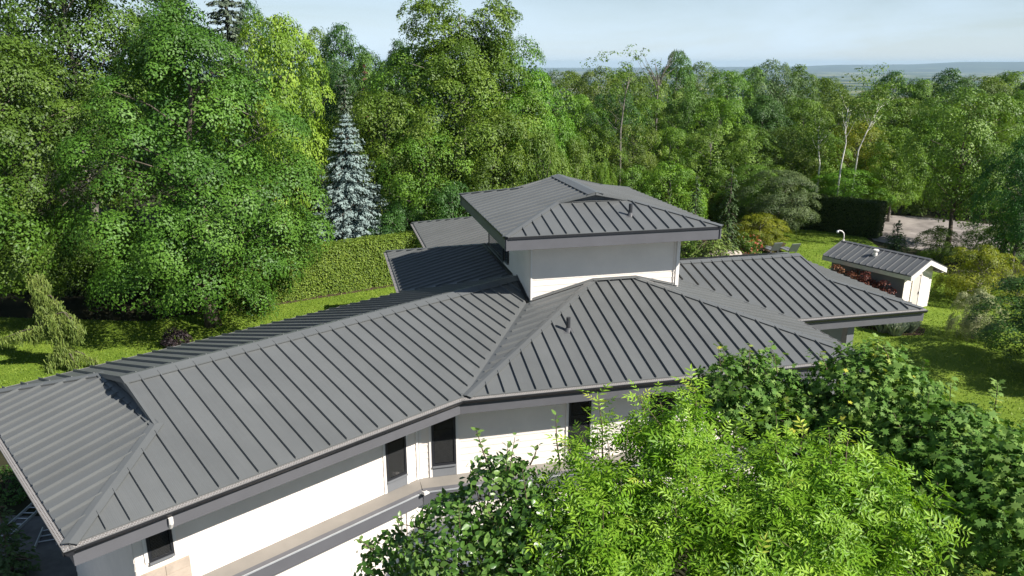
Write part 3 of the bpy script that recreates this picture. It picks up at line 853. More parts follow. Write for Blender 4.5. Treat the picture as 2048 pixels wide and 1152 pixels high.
# stone veneer below the window at the left front corner
stone = MB().obox(WA(AW0 + .02, OA - .03, 0), A * 1.02, AN * .028, ZV * 3.5).build('stone_wall', STONE, house)
smesh = []
rs = random.Random(4)
for wv in (.38, .52, .70):
    b = MB().obox((0, 0, 0), (wv, 0, 0), (0, .03, 0), (0, 0, .20)); me = b.mesh('stone'); me.materials.append(STONE); smesh.append((wv, me))
def lay_stones(origin, d, out, length, z0, z1):
    z = z0; row = 0
    ang = math.atan2(d[1], d[0]); flip = np.dot(np.array([-d[1], d[0], 0]), out) < 0
    while z < z1 - .1:
        x = 0.0
        while x < length - .1:
            wv, me = rs.choice(smesh); ww = min(wv, length - x)
            s = link('stone', me, None, stone)
            s.scale = (ww / wv * .985, rs.uniform(.7, 1.25), 1)
            q = np.asarray(origin) + d * (x + (ww if flip else 0)) + ZV * z + out * .001
            s.location = Vector(q); s.rotation_euler = (0, 0, ang + (math.pi if flip else 0)); x += ww
        z += .206; row += 1
lay_stones(WA(AW0 + .02, OA - .03, 0), A, -AN, 1.02, .6, 3.45)
# roof vents
def vent(sl, s, t, h=.40, r=.045):
    b = sl.P((s, t), .01)
    v = MB().tube([b, b + ZV * h], [r, r], 14).build('vent_pipe', PIPE, house, smooth=False)
    MB().tube([b - ZV * .03, b + ZV * .05, b + ZV * .10], [.12, .085, .068], 14).build('pipe_boot', BOOT, v)
    MB().prism([sl.P((s + x, t + y), .013) for x, y in ((-.14, -.13), (.14, -.13), (.14, .13), (-.14, .13))], sl.N * .004).build('flashing_plate', BOOT, v)
vent(S_BF, 6.255 - 2.904, 19.38 - 16.986, .40, .06)
pv = atz(1261, 420, 9.12); vent(S_TF, float(pv @ U), float(pv @ V) - 20.87, .38, .06)
# downspout elbow under the front gutter
b = WA(-7.02, -.02, ZE - .2)
MB().tube([b, b - ZV * .12, b - ZV * .22 + AN * .06, b - ZV * .34 + AN * .30], [.045] * 4, 8).build('downspout', TRIMW, house)
# post under the right wing
MB().obox(W(16.55, 20.78, 0), U * .26, V * .26, ZV * zs).build('post', GREYP, house)
MB().obox(W(13.4, 21.93, 2.4), U * 2.7, -V * .03, ZV * 2.2).build('dark_glazing', MIRROR, house)

for o in list(bpy.data.objects):
    if o.parent is house: adopt(o)

# ================================================================== vegetation
def nrmz(a):
    return a / (np.linalg.norm(a, axis=-1, keepdims=True) + 1e-9)
TEMPL = {
    'simple': ([(-.5, 0, 0), (-.05, .30, .05), (.5, 0, -.06), (-.05, -.30, .05)], [(0, 1, 2), (0, 2, 3)]),
    'ovate': ([(-.5, 0, 0), (-.30, .27, .03), (.02, .33, .05), (.30, .18, .02), (.55, 0, -.06), (.30, -.18, .02), (.02, -.33, .05), (-.30, -.27, .03), (0, 0, -.02)],
              [(0, 1, 8), (1, 2, 8), (2, 3, 8), (3, 4, 8), (4, 5, 8), (5, 6, 8), (6, 7, 8), (7, 0, 8)]),
    'lobed': ([(-.40, 0, 0), (-.46, .30, .03), (-.12, .20, .02), (.02, .56, -.04), (.16, .24, .03), (.42, .30, 0), (.30, .10, .02), (.62, 0, -.08),
               (.30, -.10, .02), (.42, -.30, 0), (.16, -.24, .03), (.02, -.56, -.04), (-.12, -.20, .02), (-.46, -.30, .03)],
              [(0, 1, 2), (0, 2, 4), (2, 3, 4), (0, 4, 6), (4, 5, 6), (0, 6, 8), (6, 7, 8), (0, 8, 10), (8, 9, 10), (0, 10, 12), (10, 11, 12), (0, 12, 13)]),
    'needle': ([(-.5, .10, 0), (-.5, -.10, 0), (.5, -.03, 0), (.5, .03, 0)], [(0, 1, 2, 3)]),
    'spray': ([(-.5, 0, 0), (-.1, .22, .02), (.5, 0, -.04), (-.1, -.22, .02)], [(0, 1, 2, 3)]),
}
def _ash():
    v = []; f = []
    def leaflet(bx, by, ang, L):
        b = len(v); c, s = math.cos(ang), math.sin(ang)
        for x, y, z in ((0, 0, 0), (.35 * L, .15 * L, .02), (L, 0, -.05), (.35 * L, -.15 * L, .02)):
            v.append((bx + x * c - y * s, by + x * s + y * c, z - .05 * (bx + .5) ** 2))
        f.append((b, b + 1, b + 2)); f.append((b, b + 2, b + 3))
    for i in range(3):
        x = -.32 + .24 * i
        leaflet(x, .01, 1.0, .36); leaflet(x, -.01, -1.0, .36)
    leaflet(.22, 0, 0, .40)
    b = len(v); v.extend([(-.55, .006, 0), (-.55, -.006, 0), (.24, -.004, 0), (.24, .004, 0)]); f.append((b, b + 1, b + 2, b + 3))
    return v, f
TEMPL['ash'] = _ash()

def leaf_mesh(name, pos, nrm, xdir, size, templ, tint):
    tv = np.array(TEMPL[templ][0], float); tf = TEMPL[templ][1]
    N = len(pos); k = len(tv)
    nrm = nrmz(nrm); x = nrmz(xdir - nrm * np.sum(xdir * nrm, 1, keepdims=True)); y = np.cross(nrm, x)
    v = (pos[:, None, :] + (tv[None, :, 0:1] * x[:, None, :] + tv[None, :, 1:2] * y[:, None, :] + tv[None, :, 2:3] * nrm[:, None, :]) * size[:, None, None]).reshape(-1, 3)
    lens = [len(f) for f in tf]; flat = np.array([i for f in tf for i in f])
    loops = (np.arange(N)[:, None] * k + flat[None, :]).reshape(-1)
    tot = np.tile(np.array(lens), N)
    start = np.concatenate([[0], np.cumsum(tot)[:-1]])
    me = bpy.data.meshes.new(name)
    me.vertices.add(len(v)); me.vertices.foreach_set('co', v.astype(np.float32).ravel())
    me.loops.add(len(loops)); me.loops.foreach_set('vertex_index', loops.astype(np.int32))
    me.polygons.add(len(tot)); me.polygons.foreach_set('loop_start', start.astype(np.int32)); me.polygons.foreach_set('loop_total', tot.astype(np.int32))
    at = me.attributes.new('tint', 'FLOAT', 'FACE')
    at.data.foreach_set('value', np.repeat(np.clip(tint, 0, 1), len(lens)).astype(np.float32))
    me.update(calc_edges=True)
    return me

def pad_leaves(rng, c, n, r, nl, flat=.45, tilt=.42, droop=.35, low=-.30, fill=.28):
    """leaves spread over shallow domes (sprays of foliage) at centres c with normals n"""
    P = len(c)
    n = nrmz(n)
    ref = np.where(np.abs(n[:, 2:3]) < .9, np.array([[0, 0, 1.0]]), np.array([[1.0, 0, 0]]))
    e1 = nrmz(np.cross(n, ref)); e2 = np.cross(n, e1)
    cnt = np.maximum(3, (nl * (r / r.mean()) ** 2 * rng.uniform(.7, 1.3, P)).astype(int))
    idx = np.repeat(np.arange(P), cnt); M = len(idx)
    th = rng.random(M) * 2 * np.pi; w = rng.uniform(low, 1, M) if low < 0 else np.sqrt(rng.random(M)); q = np.sqrt(np.clip(1 - w * w, 0, 1))
    k = np.where(rng.random(M) > fill, rng.uniform(.86, 1.10, M), rng.uniform(.45, .9, M))
    k = k * (1 + .38 * rng.random(M) ** 4 * (w > .35))
    asp = rng.uniform(.75, 1.28, P)[idx]
    rad = e1[idx] * (np.cos(th) * q * asp)[:, None] + e2[idx] * (np.sin(th) * q / asp)[:, None]
    pos = c[idx] + rad * (k * r[idx])[:, None] + n[idx] * ((w - .25) * flat * k * r[idx])[:, None]
    nn = nrmz(rad + n[idx] * (w * .9 + .35)[:, None] + np.array([0, 0, .25]) + rng.normal(0, tilt, (M, 3)))
    xd = nrmz(rad * .6 + rng.normal(0, .8, (M, 3)) + np.array([0, 0, -droop * .3]))
    if low >= 0:            # flat spray: a shallow dome of leaves that share the spray's tilt
        rr = np.sqrt(rng.random(M)) * rng.uniform(.85, 1.12, M)
        rad = e1[idx] * (np.cos(th) * rr * asp)[:, None] + e2[idx] * (np.sin(th) * rr / asp)[:, None]
        h = flat * (np.sqrt(np.clip(1 - rr ** 2, 0, 1)) - .45) - .15 * np.maximum(0, rr - .8) + rng.normal(0, .06, M) + .22 * rng.random(M) ** 6
        pos = c[idx] + rad * r[idx][:, None] + n[idx] * (h * r[idx])[:, None]
        nn = nrmz(n[idx] + rad * (.4 + .8 * rr)[:, None] + rng.normal(0, tilt, (M, 3)))
        xd = nrmz(rad + rng.normal(0, .7, (M, 3)) + np.array([0, 0, -droop * .4]))
    padt = rng.random(P)[idx]
    tint = np.clip(.5 + .42 * (rng.random(M) - .5) + .60 * (padt - .5), 0, 1)
    return pos, nn, xd, tint

def lumps(rng, k=7):
    d = nrmz(rng.normal(0, 1, (k, 3))); a = rng.uniform(-.5, 1, k)
    def f(v): return np.clip((np.maximum(0, v @ d.T) ** 3 * a).sum(1), -.6, .9)
    return f

def make_crown(seed, H0, H1, Rad, prof, pads, pad_r, nl, leaf, templ='simple', lump=.2, up=1.0, inner=.8, flat=.6, tilt=.40, size_var=.25, low=-.30, fill=.28):
    """outer sprays of foliage with gaps between them, over a looser inner layer"""
    rng = np.random.default_rng(seed)
    pt = np.array([p[0] for p in prof]); pr = np.array([p[1] for p in prof])
    lf = lumps(rng)
    def layer(count, d0, d1, rscale, nl_, leaf_, jit):
        t = rng.random(count * 5); keep = rng.random(count * 5) < np.interp(t, pt, pr) * .85 + .15
        t = t[keep][:count]; P = len(t)
        th = np.arange(P) * 2.39996 + rng.normal(0, .3, P) + rng.uniform(0, 6)
        v = np.stack([np.cos(th), np.sin(th), (t - .5) * 2], 1)
        L = 1 + lump * lf(nrmz(v))
        rr = Rad * np.interp(t, pt, pr) * L * rng.uniform(d0, d1, P)
        z = H0 + (H1 - H0) * t * (1 + .04 * (L - 1) / max(lump, .01))
        c = np.stack([np.cos(th) * rr, np.sin(th) * rr, z], 1)
        slope = np.gradient(np.interp(np.linspace(0, 1, 50), pt, pr), 1 / 49)
        sl = -np.interp(t, np.linspace(0, 1, 50), slope) * Rad / (H1 - H0)
        out = np.stack([np.cos(th), np.sin(th), np.clip(sl, -.4, 1.5) + up], 1) + rng.normal(0, .18, (P, 3))
        r = pad_r * rscale * rng.uniform(.55, 1.35, P)
        pos, nn, xd, tint = pad_leaves(rng, c, out, r, nl_, flat, tilt, low=low, fill=fill)
        return pos, nn, xd, leaf_ * rng.uniform(1 - size_var, 1 + size_var, len(pos)), tint, c
    A_ = layer(pads, .86, 1.05, 1.0, nl, leaf, 0)
    B_ = layer(max(4, int(pads * inner)), .22, .66, 1.15, max(8, int(nl * .4)), leaf * 1.35, 0)
    return [np.concatenate([a, b]) for a, b in zip(A_, B_)]

def trunk_mb(seed, height, r0, crown_c=None, limbs=18, lean=(0, 0), fork=0, r_top=None, limb_r=.06, wig=.02):
    rng = np.random.default_rng(seed + 77)
    mb = MB(); n = 9
    pts = []; rad = []
    for i in range(n):
        k = i / (n - 1)
        pts.append(np.array([lean[0] * k + rng.normal(0, wig * height * .5) * (k > 0) * (k < .95), lean[1] * k + rng.normal(0, wig * height * .5) * (k > 0) * (k < .95), height * k]))
        rad.append(r0 * (1.35 if i == 0 else 1) * (1 - .86 * k))
    mb.tube(pts, rad, 9)
    if crown_c is not None and len(crown_c):
        sel = rng.permutation(len(crown_c))[:limbs]
        for i in sel:
            c = crown_c[i]
            zb = max(height * .18, min(height * .9, c[2] - .55 * math.hypot(c[0], c[1]) - .3))
            k = zb / height; j = min(n - 2, int(k * (n - 1))); f = k * (n - 1) - j
            b = pts[j] * (1 - f) + pts[j + 1] * f
            m1 = b * .55 + c * .45 + np.array([0, 0, .10 * np.linalg.norm(c - b)]) + rng.normal(0, .12, 3)
            rb = max(.025, min(limb_r, r0 * (1 - .86 * k) * .6))
            mb.tube([b, m1, c], [rb, rb * .6, rb * .18], 5, False)
    return mb

OVAL = [(0, .35), (.12, .72), (.3, .98), (.5, 1.0), (.7, .86), (.87, .58), (1, .16)]
ROUND = [(0, .45), (.15, .85), (.4, 1), (.65, .95), (.85, .66), (1, .2)]
TALL = [(0, .45), (.2, .85), (.45, 1), (.7, .8), (.9, .5), (1, .18)]
VASE = [(0, .25), (.25, .6), (.55, .95), (.78, 1.0), (.92, .7), (1, .3)]
CONE = [(0, 1), (.5, .55), (1, .04)]

M_MAPLE = leaf_material('leaf_maple', (0.032, 0.082, 0.009), (0.076, 0.162, 0.016), (0.142, 0.255, 0.034), .18)
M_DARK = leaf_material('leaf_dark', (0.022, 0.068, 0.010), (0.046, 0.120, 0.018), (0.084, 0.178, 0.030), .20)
M_MID = leaf_material('leaf_mid', (0.050, 0.112, 0.010), (0.108, 0.204, 0.018), (0.200, 0.315, 0.036), .24)
M_OLIVE = leaf_material('leaf_olive', (0.058, 0.112, 0.012), (0.116, 0.195, 0.021), (0.198, 0.285, 0.040), .24)
M_FRESH = leaf_material('leaf_fresh', (0.064, 0.150, 0.011), (0.136, 0.260, 0.020), (0.230, 0.370, 0.040), .26)
M_GOLD = leaf_material('leaf_gold', (0.095, 0.165, 0.013), (0.195, 0.285, 0.024), (0.330, 0.415, 0.050), .26, tcol=(1.1, 1.1, .4))
M_GREYG = leaf_material('leaf_greygreen', (0.060, 0.105, 0.035), (0.105, 0.165, 0.055), (0.175, 0.240, 0.090), .22)
M_ASH = leaf_material('leaf_ash', (0.066, 0.155, 0.009), (0.165, 0.312, 0.016), (0.335, 0.490, 0.050), .28, rough=.45, spec=.35, accent=(0.50, 0.54, 0.08))
M_FGMAP = leaf_material('leaf_front_maple', (0.044, 0.112, 0.015), (0.108, 0.225, 0.036), (0.240, 0.360, 0.090), .22, rough=.6, spec=.2, accent=(0.50, 0.50, 0.07))
M_LIND = leaf_material('leaf_linden', (0.040, 0.110, 0.016), (0.090, 0.190, 0.030), (0.190, 0.300, 0.070), .26, rough=.34, spec=.5)
M_BLUE = leaf_material('needle_blue', (0.085, 0.132, 0.120), (0.200, 0.272, 0.255), (0.330, 0.400, 0.370), .10, rough=.7, spec=.15, tcol=(1, 1.1, 1))
M_SPRUCE = leaf_material('needle_spruce', (0.06, 0.105, 0.07), (0.11, 0.16, 0.105), (0.20, 0.25, 0.16), .10, rough=.6, tcol=(1, 1.1, .9))
M_PINE = leaf_material('needle_green', (0.028, 0.06, 0.018), (0.05, 0.095, 0.028), (0.085, 0.14, 0.042), .12, rough=.6)
M_CYP = leaf_material('needle_cypress', (0.075, 0.125, 0.022), (0.135, 0.195, 0.036), (0.22, 0.27, 0.06), .2, rough=.6)
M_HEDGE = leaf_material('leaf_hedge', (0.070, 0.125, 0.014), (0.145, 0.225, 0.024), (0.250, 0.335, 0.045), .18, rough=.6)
M_HEDGE_SHADED = leaf_material('leaf_hedge_shaded', (0.030, 0.06, 0.014), (0.05, 0.085, 0.018), (0.085, 0.125, 0.024), .2, rough=.6)  # darker hedge leaves: the shade from nearby trees is put into the colour
M_RED = leaf_material('leaf_barberry', (0.07, 0.022, 0.014), (0.14, 0.045, 0.024), (0.24, 0.10, 0.045), .25, tcol=(1.3, .8, .5))
M_PURPLE = leaf_material('leaf_purple', (0.022, 0.014, 0.018), (0.045, 0.028, 0.034), (0.10, 0.07, 0.075), .2, tcol=(1.2, .8, .8))
M_DEADN = leaf_material('needle_dead', (0.09, 0.05, 0.03), (0.16, 0.09, 0.05), (0.24, 0.14, 0.09), .1, tcol=(1, .9, .8))
M_VARI = leaf_material('leaf_variegated', (0.14, 0.18, 0.07), (0.30, 0.32, 0.15), (0.55, 0.52, 0.30), .25, tcol=(1, 1, .8))
M_YEL = leaf_material('leaf_yellowgreen', (0.11, 0.16, 0.010), (0.20, 0.25, 0.014), (0.34, 0.36, 0.024), .34, tcol=(1.1, 1.1, .4))
M_BLUEG = leaf_material('leaf_bluegrass', (0.13, 0.17, 0.12), (0.21, 0.26, 0.19), (0.36, 0.38, 0.27), .2, tcol=(1, 1, .8))
M_GRASS = leaf_material('grass_blade', (0.092, 0.155, 0.012), (0.158, 0.238, 0.024), (0.250, 0.325, 0.044), .25, rough=.6)
M_FLOWER = leaf_material('petal', (0.55, 0.05, 0.03), (0.62, 0.10, 0.05), (0.70, 0.42, 0.36), .3, tcol=(1, .8, .7))
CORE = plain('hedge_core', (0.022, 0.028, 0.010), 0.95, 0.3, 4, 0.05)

def set_mat(o, m):
    o.material_slots[0].link = 'OBJECT'; o.material_slots[0].material = m

def big_tree(name, label, xy, Htop, H0, Rad, prof, pads, pad_r, nl, leaf, m, seed, bark=BARK, templ='simple', trunk_r=.28, limbs=30, rz=0.0, group=None, extra=None, lean=(0, 0), trunk_h=.86, cat='tree', **kw):
    root = empty(name, (xy[0], xy[1], 0), rz, label, cat, group)
    pos, nn, xd, size, tint, c = make_crown(seed, H0, Htop, Rad, prof, pads, pad_r, nl, leaf, templ, **kw)
    k = (pos[:, 2:3] / Htop); pos = pos + np.array([[lean[0], lean[1], 0]]) * k
    if extra is not None:
        ex = extra(np.random.default_rng(seed + 5))
        pos, nn, xd, size, tint = [np.concatenate([a, b]) for a, b in zip((pos, nn, xd, size, tint), ex)]
    me = leaf_mesh('crown', pos, nn, xd, size, templ, tint)
    link('crown', me, m, root)
    trunk_mb(seed, Htop * trunk_h, trunk_r, c, limbs, lean).build('trunk', bark, root, smooth=True)
    return root

def make_conifer(seed, H, Rad, whorls, per, tuft, dens, droop=.25, prof=None, base=.06, curl=.0):
    """whorled branches clothed with needle sprays"""
    rng = np.random.default_rng(seed)
    P = []; N = []; X = []; T = []; br = []
    for w in range(whorls):
        k = (w + rng.uniform(-.3, .3)) / whorls
        k = min(max(k, 0), .985)
        z = H * (base + (1 - base) * k)
        L = Rad * ((1 - k) ** .85 * .97 + .03) if prof is None else Rad * np.interp(k, [p[0] for p in prof], [p[1] for p in prof])
        nb = max(4, int(per * (.45 + .55 * (1 - k))))
        for b in range(nb):
            a = 2 * math.pi * (b + rng.uniform(-.35, .35)) / nb + w * 1.3
            l = L * rng.uniform(.72, 1.12)
            m = max(4, int(dens * l / tuft))
            s = rng.random(m) ** .7
            dirv = np.array([math.cos(a), math.sin(a), 0]); side = np.array([-math.sin(a), math.cos(a), 0])
            dz = -droop * l * s ** 1.4 + .10 * l * s ** 4 + (.25 * l * s) * (k > .75)
            wdt = .30 * l * (1 - s) + .16 * tuft * 2
            lat = rng.normal(0, .5, m) * wdt
            p = dirv[None] * (s * l)[:, None] + side[None] * lat[:, None] + np.stack([np.zeros(m), np.zeros(m), z + dz - np.abs(lat) * .28 + rng.normal(0, tuft * .22, m)], 1)
            P.append(p)
            N.append(np.array([[0, 0, .9]]) + dirv[None] * .45 + rng.normal(0, .35, (m, 3)))
            X.append(dirv[None] * .8 + side[None] * np.sign(lat)[:, None] * .6 + np.array([[0, 0, -.35 - curl]]) + rng.normal(0, .25, (m, 3)))
            T.append(np.clip(.38 + .22 * rng.random(m) + .22 * s, 0, 1))
            br.append((z, dirv * l + np.array([0, 0, -droop * l])))
    P = np.concatenate(P); N = np.concatenate(N); X = np.concatenate(X); T = np.concatenate(T)
    S = tuft * rng.uniform(.7, 1.3, len(P))
    return P, N, X, S, T, br
def conifer(name, label, xy, H, Rad, whorls, per, tuft, dens, m, seed, droop=.25, group=None, prof=None, bark=BARK, trunk_r=None, base=.06, curl=0., templ='spray'):
    root = empty(name, (xy[0], xy[1], 0), seed * 1.7, label, 'tree', group)
    P, N, X, S, T, br = make_conifer(seed, H, Rad, whorls, per, tuft, dens, droop, prof, base, curl)
    link('crown', leaf_mesh('crown', P, N, X, S, templ, T), m, root)
    mb = MB().tube([(0, 0, 0), (0, 0, H * .5), (0, 0, H * .97)], [trunk_r or H * .016, H * .009, .01], 8)
    rng = random.Random(seed)
    for z, e in br[::3]:
        mb.tube([(0, 0, z), (e[0] * .5, e[1] * .5, z + e[2] * .3), (e[0] * .9, e[1] * .9, z + e[2] * .85)], [.03, .02, .006], 4, False)
    mb.build('trunk', bark, root, smooth=True)
    return root

def copy_tree(src, name, xy, sx, sz, rz, label, group, m=None, z=0.0, bark=None):
    r = src.copy(); COL.objects.link(r); r.name = name
    for k in ('label', 'group', 'category'):
        if k in r: del r[k]
    r.location = (xy[0], xy[1], z); r.scale = (sx, sx, sz); r.rotation_euler = (0, 0, rz)
    tag(r, label, 'tree', group)
    for ch in src.children:
        c = ch.copy(); COL.objects.link(c); c.parent = r
        if m is not None and ch.name.startswith('crown'): set_mat(c, m)
        if bark is not None and ch.name.startswith('trunk'): set_mat(c, bark)
    return r

# ---------------- left side: the big maples
mp = at_y(392, 38.5, 8)
big_tree('maple_tree', 'huge dense dark green maple behind the left roof wing', (mp[0], mp[1]), 16.2, 1.6, 5.75,
         [(0, .50), (.10, .80), (.25, .98), (.42, 1.0), (.60, .84), (.77, .54), (.91, .28), (1, .09)], 185, .98, 300, .14, M_MAPLE, 11, trunk_r=.34, limbs=40, lump=.2, inner=.9, low=.0, flat=.62, up=1.05, tilt=.24)
mp2 = at_y(30, 38.6, 8)
big_tree('maple_tree', 'broad maple at the left edge, left of the weeping cypress', (mp2[0], mp2[1]), 14.2, 2.4, 5.2, OVAL, 150, .96, 280, .14, M_MAPLE, 12, trunk_r=.26, limbs=40, lump=.2, inner=.9, low=.0, flat=.62, up=1.05, tilt=.24)
mp3 = at_y(-190, 33, 8)
big_tree('maple_tree', 'maple mostly beyond the left edge, showing only its right fringe', (mp3[0], mp3[1]), 12.0, 2.5, 4.4, OVAL, 90, 1.0, 160, .18, M_MAPLE, 13, trunk_r=.24, limbs=30)
t3 = at_y(150, 50, 12)
big_tree('ash_tree', 'tall open tree with bare pale limbs above the left maples', (t3[0], t3[1]), 21.0, 8.0, 6.6, VASE, 190, 1.15, 210, .19, M_MAPLE, 14, bark=BARKG, trunk_r=.30, limbs=70, lump=.3, inner=.7, low=0., up=1.2, flat=.5)

# ---------------- prototypes for the woods (copied and rescaled)
HIDE = []
def proto(seed, prof, pads, pad_r, nl, leaf, m, lump=.25, H0=2.0, Rad=4.0, H=10.0, limbs=22, inner=1.0, bark=BARKG, up=.9, **kw):
    root = big_tree('woodland_tree', 'x', (0, 0), H, H0, Rad, prof, pads, pad_r, nl, leaf, m, seed, bark, trunk_r=.17, limbs=limbs, lump=lump, inner=inner, up=up, flat=.58, low=0., tilt=.28, **kw)
    HIDE.append(root); return root
PR = [proto(31, ROUND, 105, .86, 165, .155, M_MID), proto(32, TALL, 100, .80, 150, .155, M_FRESH, .3), proto(33, OVAL, 115, .78, 155, .15, M_DARK, .2),
      proto(34, VASE, 100, .78, 130, .15, M_OLIVE, .35, limbs=34), proto(35, TALL, 80, .62, 105, .145, M_OLIVE, .35, Rad=2.8, limbs=34), proto(36, ROUND, 95, .60, 130, .12, M_FRESH, .25, H0=.4, H=5, Rad=3.2)]
rw = random.Random(8)
def wood(kind, px, Y, top, width, m, label, group, bark=None, name=None):
    """a tree by picture column, distance, picture height of its top and picture width"""
    src = PR[kind]
    H = max(2.5, z_at(top, Y)); depth = Y * cP + (CAM_H - H * .6) * sP
    r = width / F_PX * depth / 2
    hs = {5: 5.0}.get(kind, 10.0); rs_ = {4: 2.8, 5: 3.2}.get(kind, 4.0)
    xy = at_y(px, Y, H * .6)
    nm = name or {0: 'deciduous_tree', 1: 'deciduous_tree', 2: 'deciduous_tree', 3: 'deciduous_tree', 4: 'slender_tree', 5: 'shrub'}[kind]
    o = copy_tree(src, nm, xy, r / rs_, H / hs, rw.uniform(0, 6.28), label, group, m, bark=bark)
    if nm == 'shrub': o['category'] = 'shrub'
    return o

# ---------------- behind the house: individually described trees
G1 = 'trees behind the left maples'
c4 = at_y(468, 56, 12)
conifer('spruce_tree', 'grey-blue spruce top rising behind the big maple', c4, 23.5, 4.0, 62, 15, .30, 5.5, M_SPRUCE, 21, .22, G1, trunk_r=.22)
wood(2, 515, 60, 25, 120, M_DARK, 'dark tree right behind the grey-blue spruce top', G1)
wood(2, 380, 58, 12, 190, M_DARK, 'dark crown peeping over the top of the huge maple', G1)
wood(2, 300, 66, 55, 150, M_DARK, 'small far crown in the gap left of the huge maple top', G1)
wood(0, -10, 52, 25, 200, M_MAPLE, 'dark green crown in the upper left corner of the picture', G1)
wood(0, 566, 52, 50, 205, M_GOLD, 'bright yellow-green maple beside the blue spruce', G1)
wood(2, 560, 64, 60, 120, M_MAPLE, 'green crown just behind the yellow-green maple', G1)
wood(2, 690, 82, 64, 150, M_DARK, 'dark rounded tree on the skyline right of the yellow-green maple', G1)
wood(2, 640, 90, 70, 110, M_MID, 'far skyline tree directly behind the yellow-green maple', G1)
wood(0, 740, 76, 118, 110, M_MAPLE, 'tree in the skyline dip above the blue spruce', G1)
wood(2, 800, 78, 95, 110, M_DARK, 'dark tree at the left foot of the tallest central tree', G1)
cs = at_y(700, 50.5, 5)
conifer('blue_spruce', 'silvery blue spruce standing behind the clipped hedge', cs, z_at(222, 50.5), 3.0, 36, 19, .20, 6.0, M_BLUE, 22, .26, prof=[(0, 1), (.25, .93), (.5, .74), (.75, .47), (.9, .22), (1, .05)])
cs2 = at_y(700, 51.9, 6)
conifer('spruce_tree', 'green-grey spruce whose top shows above the blue spruce', cs2, z_at(140, 51.9), 2.2, 36, 15, .25, 4.5, M_SPRUCE, 23, .24)
cs3 = at_y(737, 74, 6)
conifer('dead_spruce', 'reddish-brown dead spruce top on the skyline', cs3, z_at(122, 74), 1.5, 26, 11, .28, 2.6, M_DEADN, 24, .2)
cs5 = at_y(786, 88, 6)
conifer('spruce_tree', 'small dark spruce tip in the skyline dip', cs5, z_at(98, 88), 1.7, 26, 11, .3, 2.6, M_PINE, 25, .2)

# central tall trees
def twin(rng):
    """two upper leaders of the central tree"""
    out = []
    cc = []
    for (cx, cz, r, h, n) in ((-1.9, 16.0, 2.3, 3.6, 95), (2.4, 15.8, 1.8, 3.2, 72), (.3, 13.6, 3.4, 3.4, 110)):
        v = nrmz(rng.normal(0, 1, (n, 3)))
        cc.append(np.array([cx, 0, cz]) + v * np.array([r, r, h * .62]) * rng.uniform(.6, 1.05, (n, 1)))
    cc = np.concatenate(cc)
    nn = nrmz(cc - np.array([0.3, 0, 14.5])) + np.array([0, 0, .8]) + rng.normal(0, .2, cc.shape)
    pos, n2, xd, tint = pad_leaves(rng, cc, nn, np.full(len(cc), .66) * rng.uniform(.7, 1.3, len(cc)), 90, low=0., fill=.05, flat=.7)
    return pos, n2, xd, .165 * rng.uniform(.75, 1.25, len(pos)), tint
ct = at_y(925, 57, 9)
big_tree('cherry_tree', 'tallest central tree with two leafy tops against the sky', ct, 15.0, 1.0, 6.0, OVAL, 210, .90, 165, .155, M_MID, 41, BARKG, trunk_r=.3, limbs=70, lump=.28, inner=1.0, low=0., fill=.04, flat=.72, extra=twin, trunk_h=1.12)
G2 = 'trees around the tallest central tree'
wood(0, 845, 60, 105, 250, M_MID, 'broad crown filling the left flank of the tallest central tree', G2)
wood(0, 1010, 60.5, 92, 220, M_MID, 'broad crown filling the right flank of the tallest central tree', G2)
wood(3, 775, 54, 190, 210, M_OLIVE, 'olive green tree between the blue spruce and the tallest tree', G2)
wood(0, 730, 60, 250, 150, M_MID, 'lower crown tucked behind the right side of the blue spruce', G2)
wood(1, 1065, 60, 150, 170, M_FRESH, 'fresh green tree right against the tallest central tree', G2)
wood(3, 850, 52, 265, 190, M_MID, 'leafy tree low in front of the tallest tree', G2)
wood(0, 985, 53, 230, 190, M_MID, 'rounded tree behind the left slope of the tower roof', G2)
wood(5, 1085, 52, 268, 120, M_OLIVE, 'soft olive shrub behind the tower ridge', G2)
wood(5, 1205, 54, 325, 60, M_FRESH, 'small bright bush right of the tower ridge', G2)
wood(5, 1150, 58, 285, 110, M_OLIVE, 'grey-green thicket behind the tower roof peak', G2)
wood(5, 905, 48, 372, 150, M_DARK, 'dark undergrowth beside the left edge of the tower roof', G2)
wood(5, 800, 50, 405, 130, M_DARK, 'dark undergrowth behind the right end of the hedge', G2)

